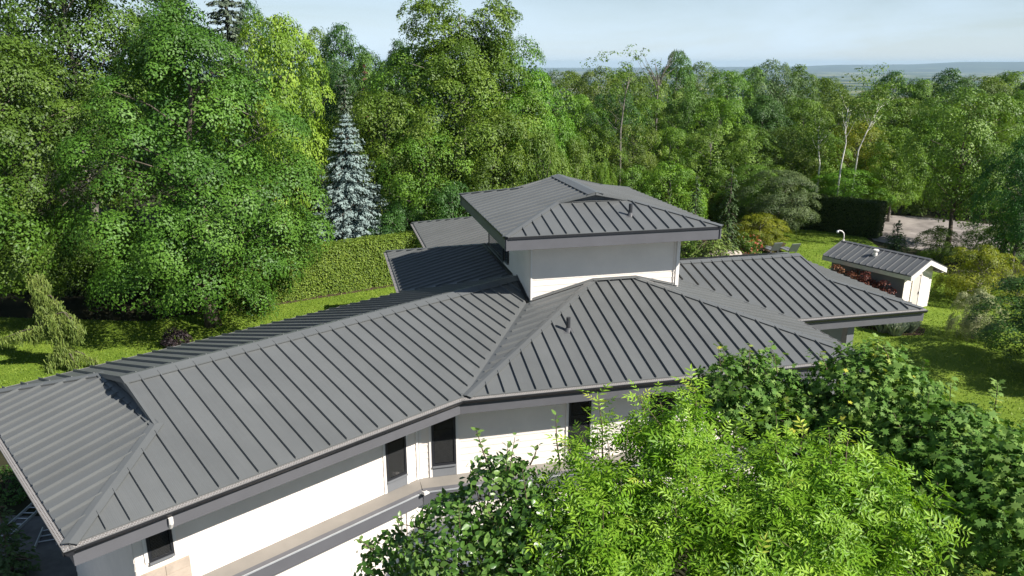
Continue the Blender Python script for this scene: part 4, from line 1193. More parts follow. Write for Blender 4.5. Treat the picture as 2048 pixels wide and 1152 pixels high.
# right-hand woods
G3 = 'trees of the right-hand woods'
ordn = ['first', 'second', 'third', 'fourth', 'fifth', 'sixth', 'seventh', 'eighth', 'ninth', 'tenth', 'eleventh', 'twelfth', 'thirteenth', 'fourteenth', 'fifteenth', 'sixteenth', 'seventeenth', 'eighteenth']
tone = {id(M_MID): 'mid green', id(M_FRESH): 'fresh green', id(M_DARK): 'dark green', id(M_OLIVE): 'olive green', id(M_MAPLE): 'deep green', id(M_GREYG): 'grey-green', id(M_YEL): 'yellow-green'}
def row(items, rowname, Y0, dY):
    for i, (px, top, wd, kind, m) in enumerate(sorted(items, key=lambda t: t[0])):
        wood(kind, px, Y0 + rw.uniform(-dY, dY), top, wd, m, '%s tree, %s from the left along the %s of the right-hand woods' % (tone[id(m)], ordn[i], rowname), G3)
row([(1130, 150, 130, 0, M_MID), (1195, 138, 100, 3, M_OLIVE), (1250, 150, 110, 0, M_MAPLE), (1300, 150, 110, 3, M_OLIVE), (1350, 108, 95, 1, M_MAPLE), (1392, 128, 110, 3, M_OLIVE),
     (1450, 150, 120, 0, M_MID), (1505, 140, 110, 1, M_FRESH), (1538, 124, 100, 3, M_GREYG), (1592, 140, 110, 2, M_MAPLE), (1645, 162, 110, 0, M_MID), (1780, 152, 130, 2, M_DARK), (1835, 166, 120, 0, M_OLIVE),
     (1890, 148, 130, 2, M_DARK), (1955, 160, 140, 0, M_MID), (2020, 150, 150, 0, M_MID), (2090, 150, 150, 2, M_DARK)], 'skyline', 98, 8)
row([(1160, 195, 130, 1, M_FRESH), (1230, 185, 120, 3, M_DARK), (1300, 205, 130, 0, M_MID), (1375, 190, 120, 2, M_MAPLE), (1440, 205, 130, 0, M_FRESH), (1520, 200, 140, 2, M_DARK), (1600, 205, 130, 0, M_MID),
     (1675, 190, 130, 3, M_OLIVE), (1730, 182, 110, 4, M_OLIVE), (1800, 205, 140, 0, M_MID), (1870, 215, 140, 1, M_FRESH), (1945, 195, 150, 0, M_OLIVE), (2030, 190, 160, 2, M_MID)], 'middle rank', 80, 4)
row([(1120, 240, 110, 1, M_FRESH), (1190, 255, 110, 0, M_MID), (1265, 250, 120, 3, M_OLIVE), (1340, 262, 120, 0, M_FRESH), (1420, 255, 120, 4, M_OLIVE), (1490, 262, 130, 0, M_MID), (1570, 258, 130, 3, M_OLIVE),
     (1640, 270, 120, 1, M_FRESH), (1710, 250, 130, 0, M_YEL), (1790, 262, 130, 1, M_FRESH), (1990, 260, 160, 0, M_MID)], 'front rank', 69, 2.5)
G4 = 'shrubs below the right-hand woods'
wood(5, 1340, 62.5, 330, 150, M_FRESH, 'light green shrub behind the right slope of the tower roof', G4)
wood(5, 1265, 64, 335, 110, M_MID, 'mid green shrub between the tower ridge and the light green shrub', G4)
wood(0, 1560, 60, 345, 150, M_GREYG, 'grey-green small tree with a rounded crown above the sunbed lawn', G4)
wood(0, 1505, 62, 335, 110, M_OLIVE, 'olive small tree just right of the weeping cypresses', G4)
wood(5, 1440, 65, 330, 120, M_MID, 'shrub hidden behind the weeping cypresses', G4)
wood(5, 1520, 57, 430, 110, M_YEL, 'yellow-green low bush under the grey-green small tree', G4)
wood(1, 1690, 65, 340, 140, M_FRESH, 'fresh green tree above the dark right hedge', G4)
wood(1, 1770, 68, 330, 120, M_FRESH, 'fresh green sapling left of the gravel driveway', G4)
wood(5, 1850, 74, 370, 120, M_FRESH, 'bright undergrowth at the far side of the gravel driveway', G4)
wood(5, 1960, 74, 365, 150, M_MID, 'mid green undergrowth beyond the driveway at the right', G4)
wood(3, 1925, 57, 182, 215, M_OLIVE, 'broad olive tree with a dark trunk standing at the driveway edge', 'large trees on the right', bark=BARK)
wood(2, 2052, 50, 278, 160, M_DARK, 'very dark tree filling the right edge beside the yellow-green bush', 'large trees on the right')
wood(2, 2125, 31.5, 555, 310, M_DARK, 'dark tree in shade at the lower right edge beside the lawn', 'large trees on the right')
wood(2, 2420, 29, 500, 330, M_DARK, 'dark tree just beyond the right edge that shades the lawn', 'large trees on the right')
wood(5, 1962, 42.6, 497, 155, M_YEL, 'yellow-green bush right of the white shed', 'shrubs by the shed')
wood(5, 2010, 53, 428, 150, M_MID, 'green shrub between the driveway and the dark right-hand tree', 'shrubs by the shed')
wood(5, 1880, 52, 478, 90, M_MID, 'green shrub just behind the roof of the white shed', 'shrubs by the shed')
sv = atz(1955, 672)
wood(5, 1955, 36.5, 608, 100, M_VARI, 'pale cream-green variegated shrub on the lawn edge', 'shrubs by the shed')

# birches
def birch(label, px, Y, base_py, pts, r, bark=BIRCH):
    xy = at_y(px, Y, 5)
    root = empty('birch_tree', (xy[0], xy[1], 0), 0, label, 'tree', 'white birches in the woods')
    dep = Y * cP + 6 * sP
    P = [np.array([0, 0, 0.0])] + [np.array([(x - px) / F_PX * dep, rw.uniform(-.2, .2), z_at(y, Y)]) for x, y in pts]
    mb = MB().tube(P, [r * (1 - .75 * i / (len(P) - 1)) for i in range(len(P))], 8)
    rng = random.Random(px)
    for i in range(9):
        k = rng.uniform(.45, .98); j = min(len(P) - 2, int(k * (len(P) - 1))); b = P[j] + (P[j + 1] - P[j]) * (k * (len(P) - 1) - j)
        e = b + np.array([rng.uniform(-1.3, 1.3), rng.uniform(-1.2, 1.2), rng.uniform(.6, 1.6)])
        mb.tube([b, (b + e) / 2 + np.array([0, 0, -.12]), e], [r * .24, r * .15, .01], 5, False)
    mb.build('trunk', bark, root, smooth=True)
    rg = np.random.default_rng(px)
    top = P[-1]
    c = top + rg.normal(0, 1, (60, 3)) * np.array([1.5, 1.4, 1.3]); nn = rg.normal(0, .4, (60, 3)) + np.array([0, 0, 1])
    pos, n2, xd, tint = pad_leaves(rg, c, nn, np.full(60, .6), 40)
    link('crown', leaf_mesh('crown', pos, n2, xd, .17 * rg.uniform(.7, 1.3, len(pos)), 'simple', tint), M_OLIVE, root)
birch('white birch with an upright trunk among the right-hand woods', 1680, 63.5, 0, [(1681, 330), (1684, 285), (1678, 250), (1682, 215)], .08)
birch('white birch whose bare trunk leans right among the right-hand woods', 1708, 64.5, 0, [(1712, 300), (1722, 265), (1738, 225), (1752, 205)], .075)
birch('thin pale birch stem left of the upright white birch', 1640, 66, 0, [(1640, 330), (1632, 295), (1628, 255)], .09)
birch('grey bare-limbed birch in the shadow left of the front rank', 1240, 66.5, 0, [(1240, 330), (1238, 260), (1244, 190), (1252, 160)], .12, BARKG)

# conifers on the right
for i, (px, Y, top, w_, lab) in enumerate(((1392, 55, 345, 1.0, 'narrow weeping cypress right of the tower roof'), (1460, 54.5, 330, 1.3, 'taller weeping cypress with long hanging branches near the rocks'))):
    xy = at_y(px, Y, 4)
    conifer('weeping_cypress', lab, xy, z_at(top, Y), w_, 20, 9, .22, 4.5, M_PINE, 60 + i, .75, 'weeping cypresses behind the house', prof=[(0, 1), (.3, .8), (.6, .6), (.9, .3), (1, .06)], curl=1.4)
xy = at_y(1425, 52.5, 2); conifer('weeping_cypress', 'low spreading cypress with drooping boughs just above the rocks', xy, 2.9, 2.6, 10, 11, .22, 4.5, M_CYP, 62, .55, 'weeping cypresses behind the house', prof=[(0, 1), (.5, .9), (.8, .6), (1, .2)], curl=1.2)
xy = at_y(1797, 55, 2); conifer('spruce_tree', 'young spruce between the shed roof and the gravel driveway', xy, z_at(440, 55), 1.15, 16, 10, .2, 3.4, M_PINE, 63, .1, 'young spruces by the driveway')
xy = at_y(1835, 70, 2); conifer('spruce_tree', 'pale young spruce on the far side of the driveway', xy, z_at(383, 70), 1.3, 16, 10, .24, 3.4, M_CYP, 64, .1, 'young spruces by the driveway')
xy = at_y(1745, 100, 8); conifer('dead_spruce', 'brown dead conifer on the skyline behind the leaning birch', xy, z_at(168, 100), 2.2, 26, 11, .36, 2.2, M_DEADN, 65, .2)
# bare twigs above the skyline
root = empty('bare_tree', (*at_y(1312, 90, 8), 0), 0, 'leafless grey tree whose twigs stand above the skyline', 'tree')
mb = MB(); rg = random.Random(3); Hb = z_at(100, 90)
mb.tube([(0, 0, 0), (.1, 0, Hb * .5), (0, 0, Hb * .82)], [.16, .10, .05], 7)
for i in range(16):
    z0 = Hb * rg.uniform(.55, .8); e = (rg.uniform(-2.4, 2.4), rg.uniform(-1.5, 1.5), Hb * rg.uniform(.86, 1.0))
    mb.tube([(0, 0, z0), (e[0] * .4, e[1] * .4, (z0 + e[2]) / 2), e], [.05, .035, .012], 5, False)
mb.build('trunk', BARKG, root)

# ---------------- weeping cypress on the left lawn
def weeper(label, base, curve, branches, m, seed):
    """a leaning stem with long side boughs hung with curtains of foliage"""
    rng = np.random.default_rng(seed)
    root = empty('weeping_cypress', (base[0], base[1], 0), 0, label, 'tree')
    st = [np.array(c, float) for c in curve]
    mb = MB().tube(st, [.11 * (1 - .8 * i / (len(st) - 1)) for i in range(len(st))], 8)
    P = []; N = []; X = []; T = []
    def curtain(p, length, dirv):
        k = max(6, int(length / .014))
        s = rng.random(k)
        q = p + np.stack([rng.normal(0, .09, k), rng.normal(0, .09, k), -s * length], 1)
        P.append(q); N.append(np.stack([rng.normal(0, 1, k), -np.abs(rng.normal(0.6, .6, k)), rng.normal(.35, .4, k)], 1))
        X.append(np.stack([rng.normal(0, .3, k), rng.normal(0, .3, k), -np.ones(k)], 1)); T.append(np.clip(.25 + .5 * rng.random(k) + .2 * (1 - s), 0, 1))
    for z0, e, sag, hang in branches:
        k0 = np.interp(z0, [c[2] for c in st], np.arange(len(st))); j = int(min(len(st) - 2, k0)); b = st[j] + (st[j + 1] - st[j]) * (k0 - j)
        e = np.array(e, float)
        mid = (b + e) / 2 + np.array([0, 0, sag])
        mb.tube([b, mid, e], [.035, .025, .008], 5, False)
        L = np.linalg.norm(e - b)
        for s in np.linspace(.08, 1, max(4, int(L / .07))):
            p = (1 - s) ** 2 * b + 2 * s * (1 - s) * mid + s * s * e
            curtain(p + rng.normal(0, .08, 3), hang * rng.uniform(.5, 1.2) * (1.1 - .45 * s), e - b)
    for s in np.linspace(0.12, 1, 46):
        k0 = s * (len(st) - 1); j = int(min(len(st) - 2, k0)); b = st[j] + (st[j + 1] - st[j]) * (k0 - j)
        for q in range(3):
            curtain(b + np.append(rng.normal(0, .16, 2), 0), rng.uniform(.35, .8), None)
    P = np.concatenate(P); N = np.concatenate(N); X = np.concatenate(X); T = np.concatenate(T)
    link('crown', leaf_mesh('crown', P, N, X, .21 * rng.uniform(.7, 1.3, len(P)), 'needle', T), m, root)
    mb.build('trunk', BARK, root, smooth=True)
    return root
wb = at_y(132, 32.5, 1)
dpx = (32.5 * cP + 11 * sP) / F_PX      # metres per photo pixel at the stem
def rel(px, z, y=0.): return ((px - 132) * dpx, y, z)
weeper('weeping cypress with drooping arms on the left lawn', wb,
       [rel(132, 0), rel(128, 1.2), rel(118, 2.4), rel(104, 3.4), rel(98, 4.5)],
       [(1.75, rel(10, 1.55, -.3), .35, .55), (2.1, rel(66, 1.9, -.2), .25, .6), (2.6, rel(172, 1.9, -.2), .55, .9), (2.5, rel(160, 2.0, .3), .5, .9), (3.5, rel(136, 3.0), .3, .5), (3.3, rel(92, 2.6), .3, .6),
        (.9, rel(190, .2, .1), .25, .45), (1.3, rel(110, .4, -.4), .2, .6), (.8, rel(165, .3, -.6), .3, .6), (3.9, rel(88, 3.6), .2, .4), (4.2, rel(112, 3.9), .2, .4), (1.0, rel(120, .2, .8), .3, .6)], M_CYP, 71)
# purple weeping shrub in front of the maple trunk
pb = at_y(352, 35.4, .5)
root = empty('purple_shrub', (pb[0], pb[1], 0), 0, 'small dark purple weeping shrub in front of the maple trunk', 'shrub')
rg = np.random.default_rng(72); n = 60
v = nrmz(rg.normal(0, 1, (n, 3))); v[:, 2] = np.abs(v[:, 2])
c = v * np.array([.75, .6, .85]) * rg.uniform(.6, 1, (n, 1)) + np.array([0, 0, .15])
pos, n2, xd, tint = pad_leaves(rg, c, v + np.array([0, 0, .3]), np.full(n, .22), 40, droop=1.2)
link('foliage', leaf_mesh('foliage', pos, n2, xd, .09 * rg.uniform(.7, 1.3, len(pos)), 'simple', tint), M_PURPLE, root)
MB().tube([(0, 0, 0), (.03, 0, .5), (0, 0, .95)], [.05, .04, .02], 7).build('stem', BARK, root)

# ---------------- hedges
def hedge(label, p0, p1, depth, h, m, seed, leafs, size=.11, bulge=.06, core=CORE):
    rng = np.random.default_rng(seed)
    p0 = np.array([p0[0], p0[1], 0.]); p1 = np.array([p1[0], p1[1], 0.])
    L = np.linalg.norm(p1 - p0); d = (p1 - p0) / L; n = np.array([d[1], -d[0], 0])      # n: towards the camera side
    root = empty('hedge', tuple(p0), 0, label, 'hedge')
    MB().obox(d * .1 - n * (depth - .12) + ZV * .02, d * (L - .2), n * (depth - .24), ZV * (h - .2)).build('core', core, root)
    P = []; N = []
    fr = [('front', L * h), ('top', L * depth), ('e0', depth * h), ('e1', depth * h), ('back', L * h * .3)]
    tot = sum(a for _, a in fr)
    for nm, a in fr:
        k = int(leafs * a / tot)
        s, t = rng.random(k), rng.random(k)
        if nm == 'front': q = d * (s * L)[:, None] + ZV * (t * h)[:, None]; nn = n
        elif nm == 'back': q = d * (s * L)[:, None] + ZV * (t * h)[:, None] - n * depth; nn = -n
        elif nm == 'top': q = d * (s * L)[:, None] - n * (t * depth)[:, None] + ZV * h; nn = ZV
        elif nm == 'e0': q = -n * (s * depth)[:, None] + ZV * (t * h)[:, None]; nn = -d
        else: q = d * L - n * (s * depth)[:, None] + ZV * (t * h)[:, None]; nn = d
        # low-frequency unevenness of the clipped face
        ph = q @ d
        w = bulge * (np.sin(ph * 1.9 + q[:, 2] * 1.3) * .5 + np.sin(ph * 4.7 + 1.2 + q[:, 2] * 2.9) * .35) + rng.normal(0, .035, k)
        w = w - np.where(rng.random(k) < .25, rng.uniform(0, .16, k), 0)
        P.append(q + nn * w[:, None]); N.append(nn * .9 + np.array([0, 0, .35]) + rng.normal(0, .55, (k, 3)))
    P = np.concatenate(P); N = np.concatenate(N)
    P[:, 2] = np.maximum(P[:, 2], .05)
    X = np.array([[0, 0, .8]]) + rng.normal(0, .6, P.shape)
    link('foliage', leaf_mesh('foliage', P, N, X, size * rng.uniform(.7, 1.35, len(P)), 'simple', np.clip(rng.normal(.48, .24, len(P)), 0, 1)), m, root)
hd = nrmz(np.array([6.18, 3.89]))
hp0 = np.array([-13.62, 42.6]) - hd * 3.0; hp1 = np.array([-7.44, 46.5]) + hd * 10
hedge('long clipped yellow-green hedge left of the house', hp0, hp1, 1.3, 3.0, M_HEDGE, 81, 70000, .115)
hedge('hedge with leaves coloured dark for the shade under the left maples', (-44, 45.5), (-17.5, 43.2), 1.6, 4.2, M_HEDGE_SHADED, 84, 34000, .17)
h2a = at_y(1270, 63, 2); h2b = at_y(1475, 63.5, 2)
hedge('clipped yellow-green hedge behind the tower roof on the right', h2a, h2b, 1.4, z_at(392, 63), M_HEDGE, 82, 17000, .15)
h3a = at_y(1612, 63.5, 2); h3b = at_y(1758, 59.5, 2)
hedge('tall hedge behind the shed, leaves coloured dark for shade', h3a, h3b, 1.6, z_at(402, 61), M_HEDGE_SHADED, 83, 16000, .15)

# ---------------- planting by the shed and behind the house
def bush(name, label, xy, rad, h, n, m, seed, leaf=.09, pad=.25, nl=40, templ='simple', cat='shrub', group=None, stem=BARK, droop=.3):
    root = empty(name, (xy[0], xy[1], 0), 0, label, cat, group)
    rg = np.random.default_rng(seed)
    v = nrmz(rg.normal(0, 1, (n, 3))); v[:, 2] = np.abs(v[:, 2])
    c = v * np.array([rad, rad, h - pad * .4]) * rg.uniform(.55, 1.05, (n, 1)) + np.array([0, 0, .05])
    pos, n2, xd, tint = pad_leaves(rg, c, v + np.array([0, 0, .5]), np.full(n, pad) * rg.uniform(.7, 1.3, n), nl, droop=droop)
    pos[:, 2] = np.maximum(pos[:, 2], .03)
    link('foliage', leaf_mesh('foliage', pos, n2, xd, leaf * rg.uniform(.7, 1.3, len(pos)), templ, tint), m, root)
    mb = MB()
    for i in range(7):
        e = c[i]; mb.tube([(0, 0, 0), e * .5 + np.array([0, 0, .08]), e], [.025, .018, .006], 5, False)
    mb.build('stems', stem, root)
    return root
q = atz(1672, 552); bush('shrub', 'low yellow-green plant left of the barberry bushes', q, .55, .7, 30, M_FRESH, 96, .09, .2, 34)
def grass_clump(label, xy, rad, h, n, m, seed):
    root = empty('ornamental_grass', (xy[0], xy[1], 0), 0, label, 'grass clump', 'ornamental grasses in front of the shed')
    rg = np.random.default_rng(seed)
    a = rg.random(n) * 6.283; r = rad * np.sqrt(rg.random(n)); lean = rg.uniform(.1, .8, n)
    d = np.stack([np.cos(a), np.sin(a), np.zeros(n)], 1)
    X = d * lean[:, None] + np.array([0, 0, 1.])
    P = d * (r * .5)[:, None] + nrmz(X) * (h * .5)
    link('foliage', leaf_mesh('foliage', P, np.cross(X, rg.normal(0, 1, (n, 3))), X, h * rg.uniform(.7, 1.2, n), 'needle', rg.random(n)), m, root)
for i, (px, py, m) in enumerate(((1766, 664, M_BLUEG), (1790, 670, M_BLUEG), (1814, 664, M_BLUEG), (1786, 655, M_PINE), (1745, 652, M_FRESH))):
    grass_clump(['leftmost pale blue-grey grass clump in front of the shed', 'middle pale blue-grey grass clump in front of the shed', 'rightmost pale blue-grey grass clump in front of the shed', 'dark green grass clump behind the pale ones by the shed', 'fresh green grass clump at the left end of the shed bed'][i], atz(px, py), .42, .75, 520, m, 100 + i)
q = atz(1504, 503); bush('rose_bush', 'rose bush with red and pink flowers behind the right roof wing', q, .8, 1.5, 46, M_MID, 110, .09, .24, 36)
fr = bpy.data.objects['rose_bush']
rg = np.random.default_rng(111); n = 46
v = nrmz(rg.normal(0, 1, (n, 3))); v[:, 2] = np.abs(v[:, 2]); v[:, 1] = -np.abs(v[:, 1])
P = np.repeat(v * np.array([.85, .85, 1.5]) * rg.uniform(.85, 1.08, (n, 1)), 7, 0) + rg.normal(0, .035, (n * 7, 3))
link('flowers', leaf_mesh('flowers', P, rg.normal(0, 1, P.shape) + np.array([0, -.6, .6]), rg.normal(0, 1, P.shape), np.full(len(P), .10), 'simple', np.repeat(rg.random(n), 7)), M_FLOWER, fr)
q = atz(1487, 503); bush('shrub', 'feathery green perennial left of the rose bush', q, .8, 1.6, 40, M_OLIVE, 112, .10, .26, 36)
q = atz(1375, 520); bush('shrub', 'green shrub beside the right wall of the tower', q, 1.0, 1.9, 50, M_MID, 113, .11, .3, 36)

def rock(label, xy, sx, sy, sz, seed):
    rg = random.Random(seed); mb = MB()
    import bmesh
    bm = bmesh.new(); bmesh.ops.create_icosphere(bm, subdivisions=2, radius=1)
    for v in bm.verts:
        k = 1 + rg.uniform(-.16, .16); v.co = Vector((v.co.x * sx * k, v.co.y * sy * k, max(-.15, v.co.z) * sz * k))
    me = bpy.data.meshes.new('rock'); bm.to_mesh(me); bm.free()
    o = link('rock', me, ROCK, None, label, 'rock', 'pale rocks behind the right roof wing')
    o.location = (xy[0], xy[1], .02 + .12 * sz); o.rotation_euler = (0, 0, rg.uniform(0, 6))
for i, (px, py, s, lab) in enumerate(((1412, 513, .45, 'leftmost pale rock behind the right roof wing'), (1430, 511, .55, 'pale rock second from the left behind the right roof wing'), (1450, 513, .7, 'largest flat pale rock behind the right roof wing'), (1468, 510, .5, 'rightmost pale rock behind the right roof wing'))):
    q = atz(px, py); rock(lab, q, s * 1.3, s, s * .6, 120 + i)

def lounge_chair(label, xy, rz):
    root = empty('lounge_chair', (xy[0], xy[1], 0.02), rz, label, 'chair', 'grey lounge chairs on the lawn')
    MB().prism([(-.34, .55, .32), (.34, .55, .32), (.34, .95, .98), (-.34, .95, .98)], (0, .04, -.02)).build('backrest', CHAIR, root)
    MB().obox((-.34, -.75, .30), (.68, 0, 0), (0, 1.32, 0), (0, 0, .05)).build('seat', CHAIR, root)
    for x in (-.32, .27):
        for y in (-.7, .5):
            MB().obox((x, y, 0), (.05, 0, 0), (0, .05, 0), (0, 0, .30)).build('leg', CHAIR, root)
        MB().obox((x - .02, -.2, .5), (.08, 0, 0), (0, .85, 0), (0, 0, .03)).build('armrest', CHAIR, root)
q = atz(1540, 506); lounge_chair('left grey lounge chair seen over the right roof ridge', q, math.pi + .25)
q = atz(1576, 508); lounge_chair('right grey lounge chair seen over the right roof ridge', q, math.pi + .2)

# ================================================================== shed
SL, SS = azv(-32.5), azv(57.5)
sr = atz(1854, 612)                      # front right corner of the shed wall
def SP(s, l, z=0.): return sr - SS * s + SL * l + ZV * z     # s: to the left, l: backwards
DOORM = plain('shed_door_paint', (0.58, 0.52, 0.49), 0.55, 0.04, 2)
shed = empty('shed', tuple(SP(1.3, 2.0)), 0, 'small white shed with a grey metal gable roof', 'shed')
bpy.context.view_layer.update(); SM = shed.matrix_world.inverted()
SWD, SLN, SZE = 2.75, 4.6, 2.40          # width, length, eave height
so, sf = .42, .55                        # side and front overhangs
SPT = 21.0
S_SL = Slope(SP(SWD + so, 0), SL, SS, SZE, SPT); S_SR = Slope(SP(-so, 0), SL, -SS, SZE, SPT)
hw = SWD / 2 + so
roof_slope(shed, S_SL, [(-sf, 0), (SLN + .4, 0), (SLN + .4, hw), (-sf, hw)], 0.1, SHEDROOF)
roof_slope(shed, S_SR, [(-sf, 0), (SLN + .4, 0), (SLN + .4, hw), (-sf, hw)], 0.1, SHEDROOF)
cap_strip(shed, 'ridge_cap', S_SL.P((-sf, hw)), S_SL.P((SLN + .4, hw)), S_SL, S_SR, .14, .055, SHEDROOF)
planks(shed, 'wall', SP(SWD, 0), SP(0, 0), 0.02, SZE + .12, -SL, .17)
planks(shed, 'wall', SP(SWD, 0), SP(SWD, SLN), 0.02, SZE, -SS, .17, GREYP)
planks(shed, 'wall', SP(0, 0), SP(0, SLN), 0.02, SZE, SS, .17)
planks(shed, 'wall', SP(SWD, SLN), SP(0, SLN), 0.02, SZE, SL, .17)
zr = SZE + S_SL.tp * hw
MB().prism([SP(SWD, .0, SZE + .12), SP(0, .0, SZE + .12), SP(0, 0, SZE + S_SL.tp * so - .06), SP(SWD / 2, 0, zr - .08), SP(SWD, 0, SZE + S_SL.tp * so - .06)], SL * .1).build('gable', WHITE, shed)
for sl in (S_SL, S_SR):
    MB().prism([sl.P((-sf, 0), -.055), sl.P((-sf, hw), -.055), sl.P((-sf, hw), -.055) - ZV * .26, sl.P((-sf, 0), -.055) - ZV * .26], -SL * .03).build('barge_board', TRIMW, shed)
    MB().prism([sl.P((-sf, 0), -.055), sl.P((SLN + .4, 0), -.055), sl.P((SLN + .4, 0), -.055) - ZV * .22, sl.P((-sf, 0), -.055) - ZV * .22], -sl.n * .03).build('fascia', GALV if sl is S_SL else TRIMW, shed)
    MB().prism([sl.P((-sf, .02), -.06) - ZV * .2, sl.P((SLN + .4, .02), -.06) - ZV * .2, sl.P((SLN + .4, so), -.06) - ZV * .36, sl.P((-sf, so), -.06) - ZV * .36], ZV * .015).build('soffit', TRIMW, shed)
dw = .72
door = MB().obox(SP(1.95, -.03, .05), SS * dw, -SL * .03, ZV * 1.98).build('door', DOORM, shed)
for s_ in (2.03, 1.95 - dw - .0):
    MB().obox(SP(s_, -.025, .05), SS * .08, -SL * .05, ZV * 2.06).build('casing', WHITE, door)
MB().obox(SP(2.03, -.025, 2.11), SS * .89, -SL * .06, ZV * .09).build('casing', WHITE, door)
MB().obox(SP(1.33, -.065, .95), SS * .035, -SL * .05, ZV * .16).build('door_handle', PIPE, door)
MB().obox(SP(1.262, -.028, .06), SS * .03, -SL * .04, ZV * 2.03).build('shadow_gap', TRIMB, door)
for i, (l_b, r_, h_) in enumerate(((3.7, .72, 2.2), (2.7, .75, 2.25), (1.7, .72, 2.2), (.75, .62, 2.1))):
    q = SP(SWD + .72, l_b)
    bush('barberry_bush', ['leftmost red-brown barberry bush beside the shed', 'second red-brown barberry bush from the left beside the shed', 'third red-brown barberry bush from the left beside the shed', 'rightmost red-brown barberry bush, nearest the shed corner'][i], q, r_, h_, 60, M_RED, 90 + i, .10, .25, 36, group='red barberry bushes along the shed')
# roof ventilator on the shed
vb = S_SL.P((2.3, 1.05), .0)
vn = MB().tube([vb - ZV * .05, vb + ZV * .16, vb + ZV * .17, vb + ZV * .26], [.12, .11, .085, .085], 16).build('roof_ventilator', TRIMW, shed)
MB().tube([vb + ZV * .27, vb + ZV * .30, vb + ZV * .36, vb + ZV * .39], [.10, .17, .17, .12], 16).build('cap', TRIMW, vn)
for o in list(bpy.data.objects):
    if o.parent is shed: o.matrix_parent_inverse = SM
# goose-neck lamp at the far end of the shed ridge
lb = S_SL.P((SLN + .32, hw), .06)
lamp = empty('gooseneck_lamp', tuple(lb), 0, 'white goose-neck lamp standing on the left end of the shed ridge', 'lamp')
MB().tube([(0, 0, 0), (0, 0, .30), (-.05, 0, .46), (-.16, 0, .56), (-.30, 0, .60), (-.42, 0, .57)], [.035] * 6, 10).build('arm', TRIMW, lamp, smooth=True)
MB().tube([(-.42, 0, .60), (-.42, 0, .52), (-.42, 0, .44)], [.05, .085, .06], 12).build('lamp_head', GALV, lamp, smooth=True)
MB().tube([(0, 0, -.04), (0, 0, .03)], [.08, .07], 10).build('base_plate', TRIMW, lamp)

# ================================================================== ladders on the paving
def ladder(label, p, q, w, z=.05, n=None):
    p = np.array([p[0], p[1], z]); q = np.array([q[0], q[1], z])
    d = q - p; L = np.linalg.norm(d); d /= L; s = np.array([-d[1], d[0], 0])
    root = empty('ladder', (p[0], p[1], 0), 0, label, 'ladder', 'aluminium ladders on the paving')
    for k in (0, w):
        MB().obox(s * k + ZV * .02, d * L, s * .03, ZV * .09).build('rail', ALU, root)
    i = 0.25
    while i < L - .1:
        MB().tube([d * i + s * .02 + ZV * .065, d * i + s * (w + .01) + ZV * .065], [.018, .018], 8).build('rung', ALU, root); i += .30
ladder('long aluminium ladder lying at the left edge below the roof corner', atz(-30, 1098), atz(86, 993), -.42)
ladder('short aluminium ladder section lying close to the stone pier', atz(72, 1098), atz(88, 1060), -.55)
q = atz(52, 1150)
conifer('arborvitae', 'small dark conical evergreen beside the ladders', (q[0] - .2, q[1] - .2), 2.9, .75, 16, 9, .16, 4.0, M_PINE, 130, .05)
q = atz(12, 985); bush('shrub', 'dark low shrub at the left edge under the roof corner', q, 1.0, 1.0, 40, M_DARK, 131, .10, .3, 34)

# ================================================================== front trees
def shoot(rng, base, top, n, leaf):
    """leaves set along one upright shoot"""
    s = np.linspace(.12, 1, n)
    b, t = np.array(base), np.array(top)
    a = np.arange(n) * 2.4 + rng.uniform(0, 6)
    d = np.stack([np.cos(a), np.sin(a), np.full(n, .5)], 1)
    pos = b + (t - b) * s[:, None] + d * leaf * .5
    return pos, nrmz(np.stack([-d[:, 0] * .4, -d[:, 1] * .4, np.ones(n)], 1) + rng.normal(0, .25, (n, 3))), d + rng.normal(0, .2, d.shape), leaf * rng.uniform(.75, 1.1, n), np.clip(rng.uniform(.6, 1, n), 0, 1)
def shoots_many(rng, B, T, n, leaf, up=.35):
    K = len(B); s = np.tile(np.linspace(.10, 1, n), (K, 1)) + rng.normal(0, .03, (K, n))
    a = np.arange(n)[None, :] * 2.4 + rng.uniform(0, 6.28, (K, 1)) + rng.normal(0, .3, (K, n))
    ax = nrmz(T - B)[:, None, :]
    rad = np.stack([np.cos(a), np.sin(a), np.zeros_like(a)], 2)
    rad = nrmz(rad - ax * np.sum(rad * ax, 2, keepdims=True))
    d = nrmz(rad + ax * (up - .5 + 1.3 * s ** 2)[:, :, None] + rng.normal(0, .15, (K, n, 3)))
    size = leaf * (1.05 - .45 * s ** 2) * rng.uniform(.8, 1.15, (K, n))
    pos = B[:, None, :] + (T - B)[:, None, :] * s[:, :, None] + d * (size * .52)[:, :, None]
    nn = nrmz(ax * .9 - rad * .35 + rng.normal(0, .25, (K, n, 3)))
    tint = np.clip(.30 + .40 * s + rng.normal(0, .14, (K, n)), 0, 1)
    f = lambda x: x.reshape(-1, 3)
    return f(pos), f(nn), f(d), size.reshape(-1), tint.reshape(-1)
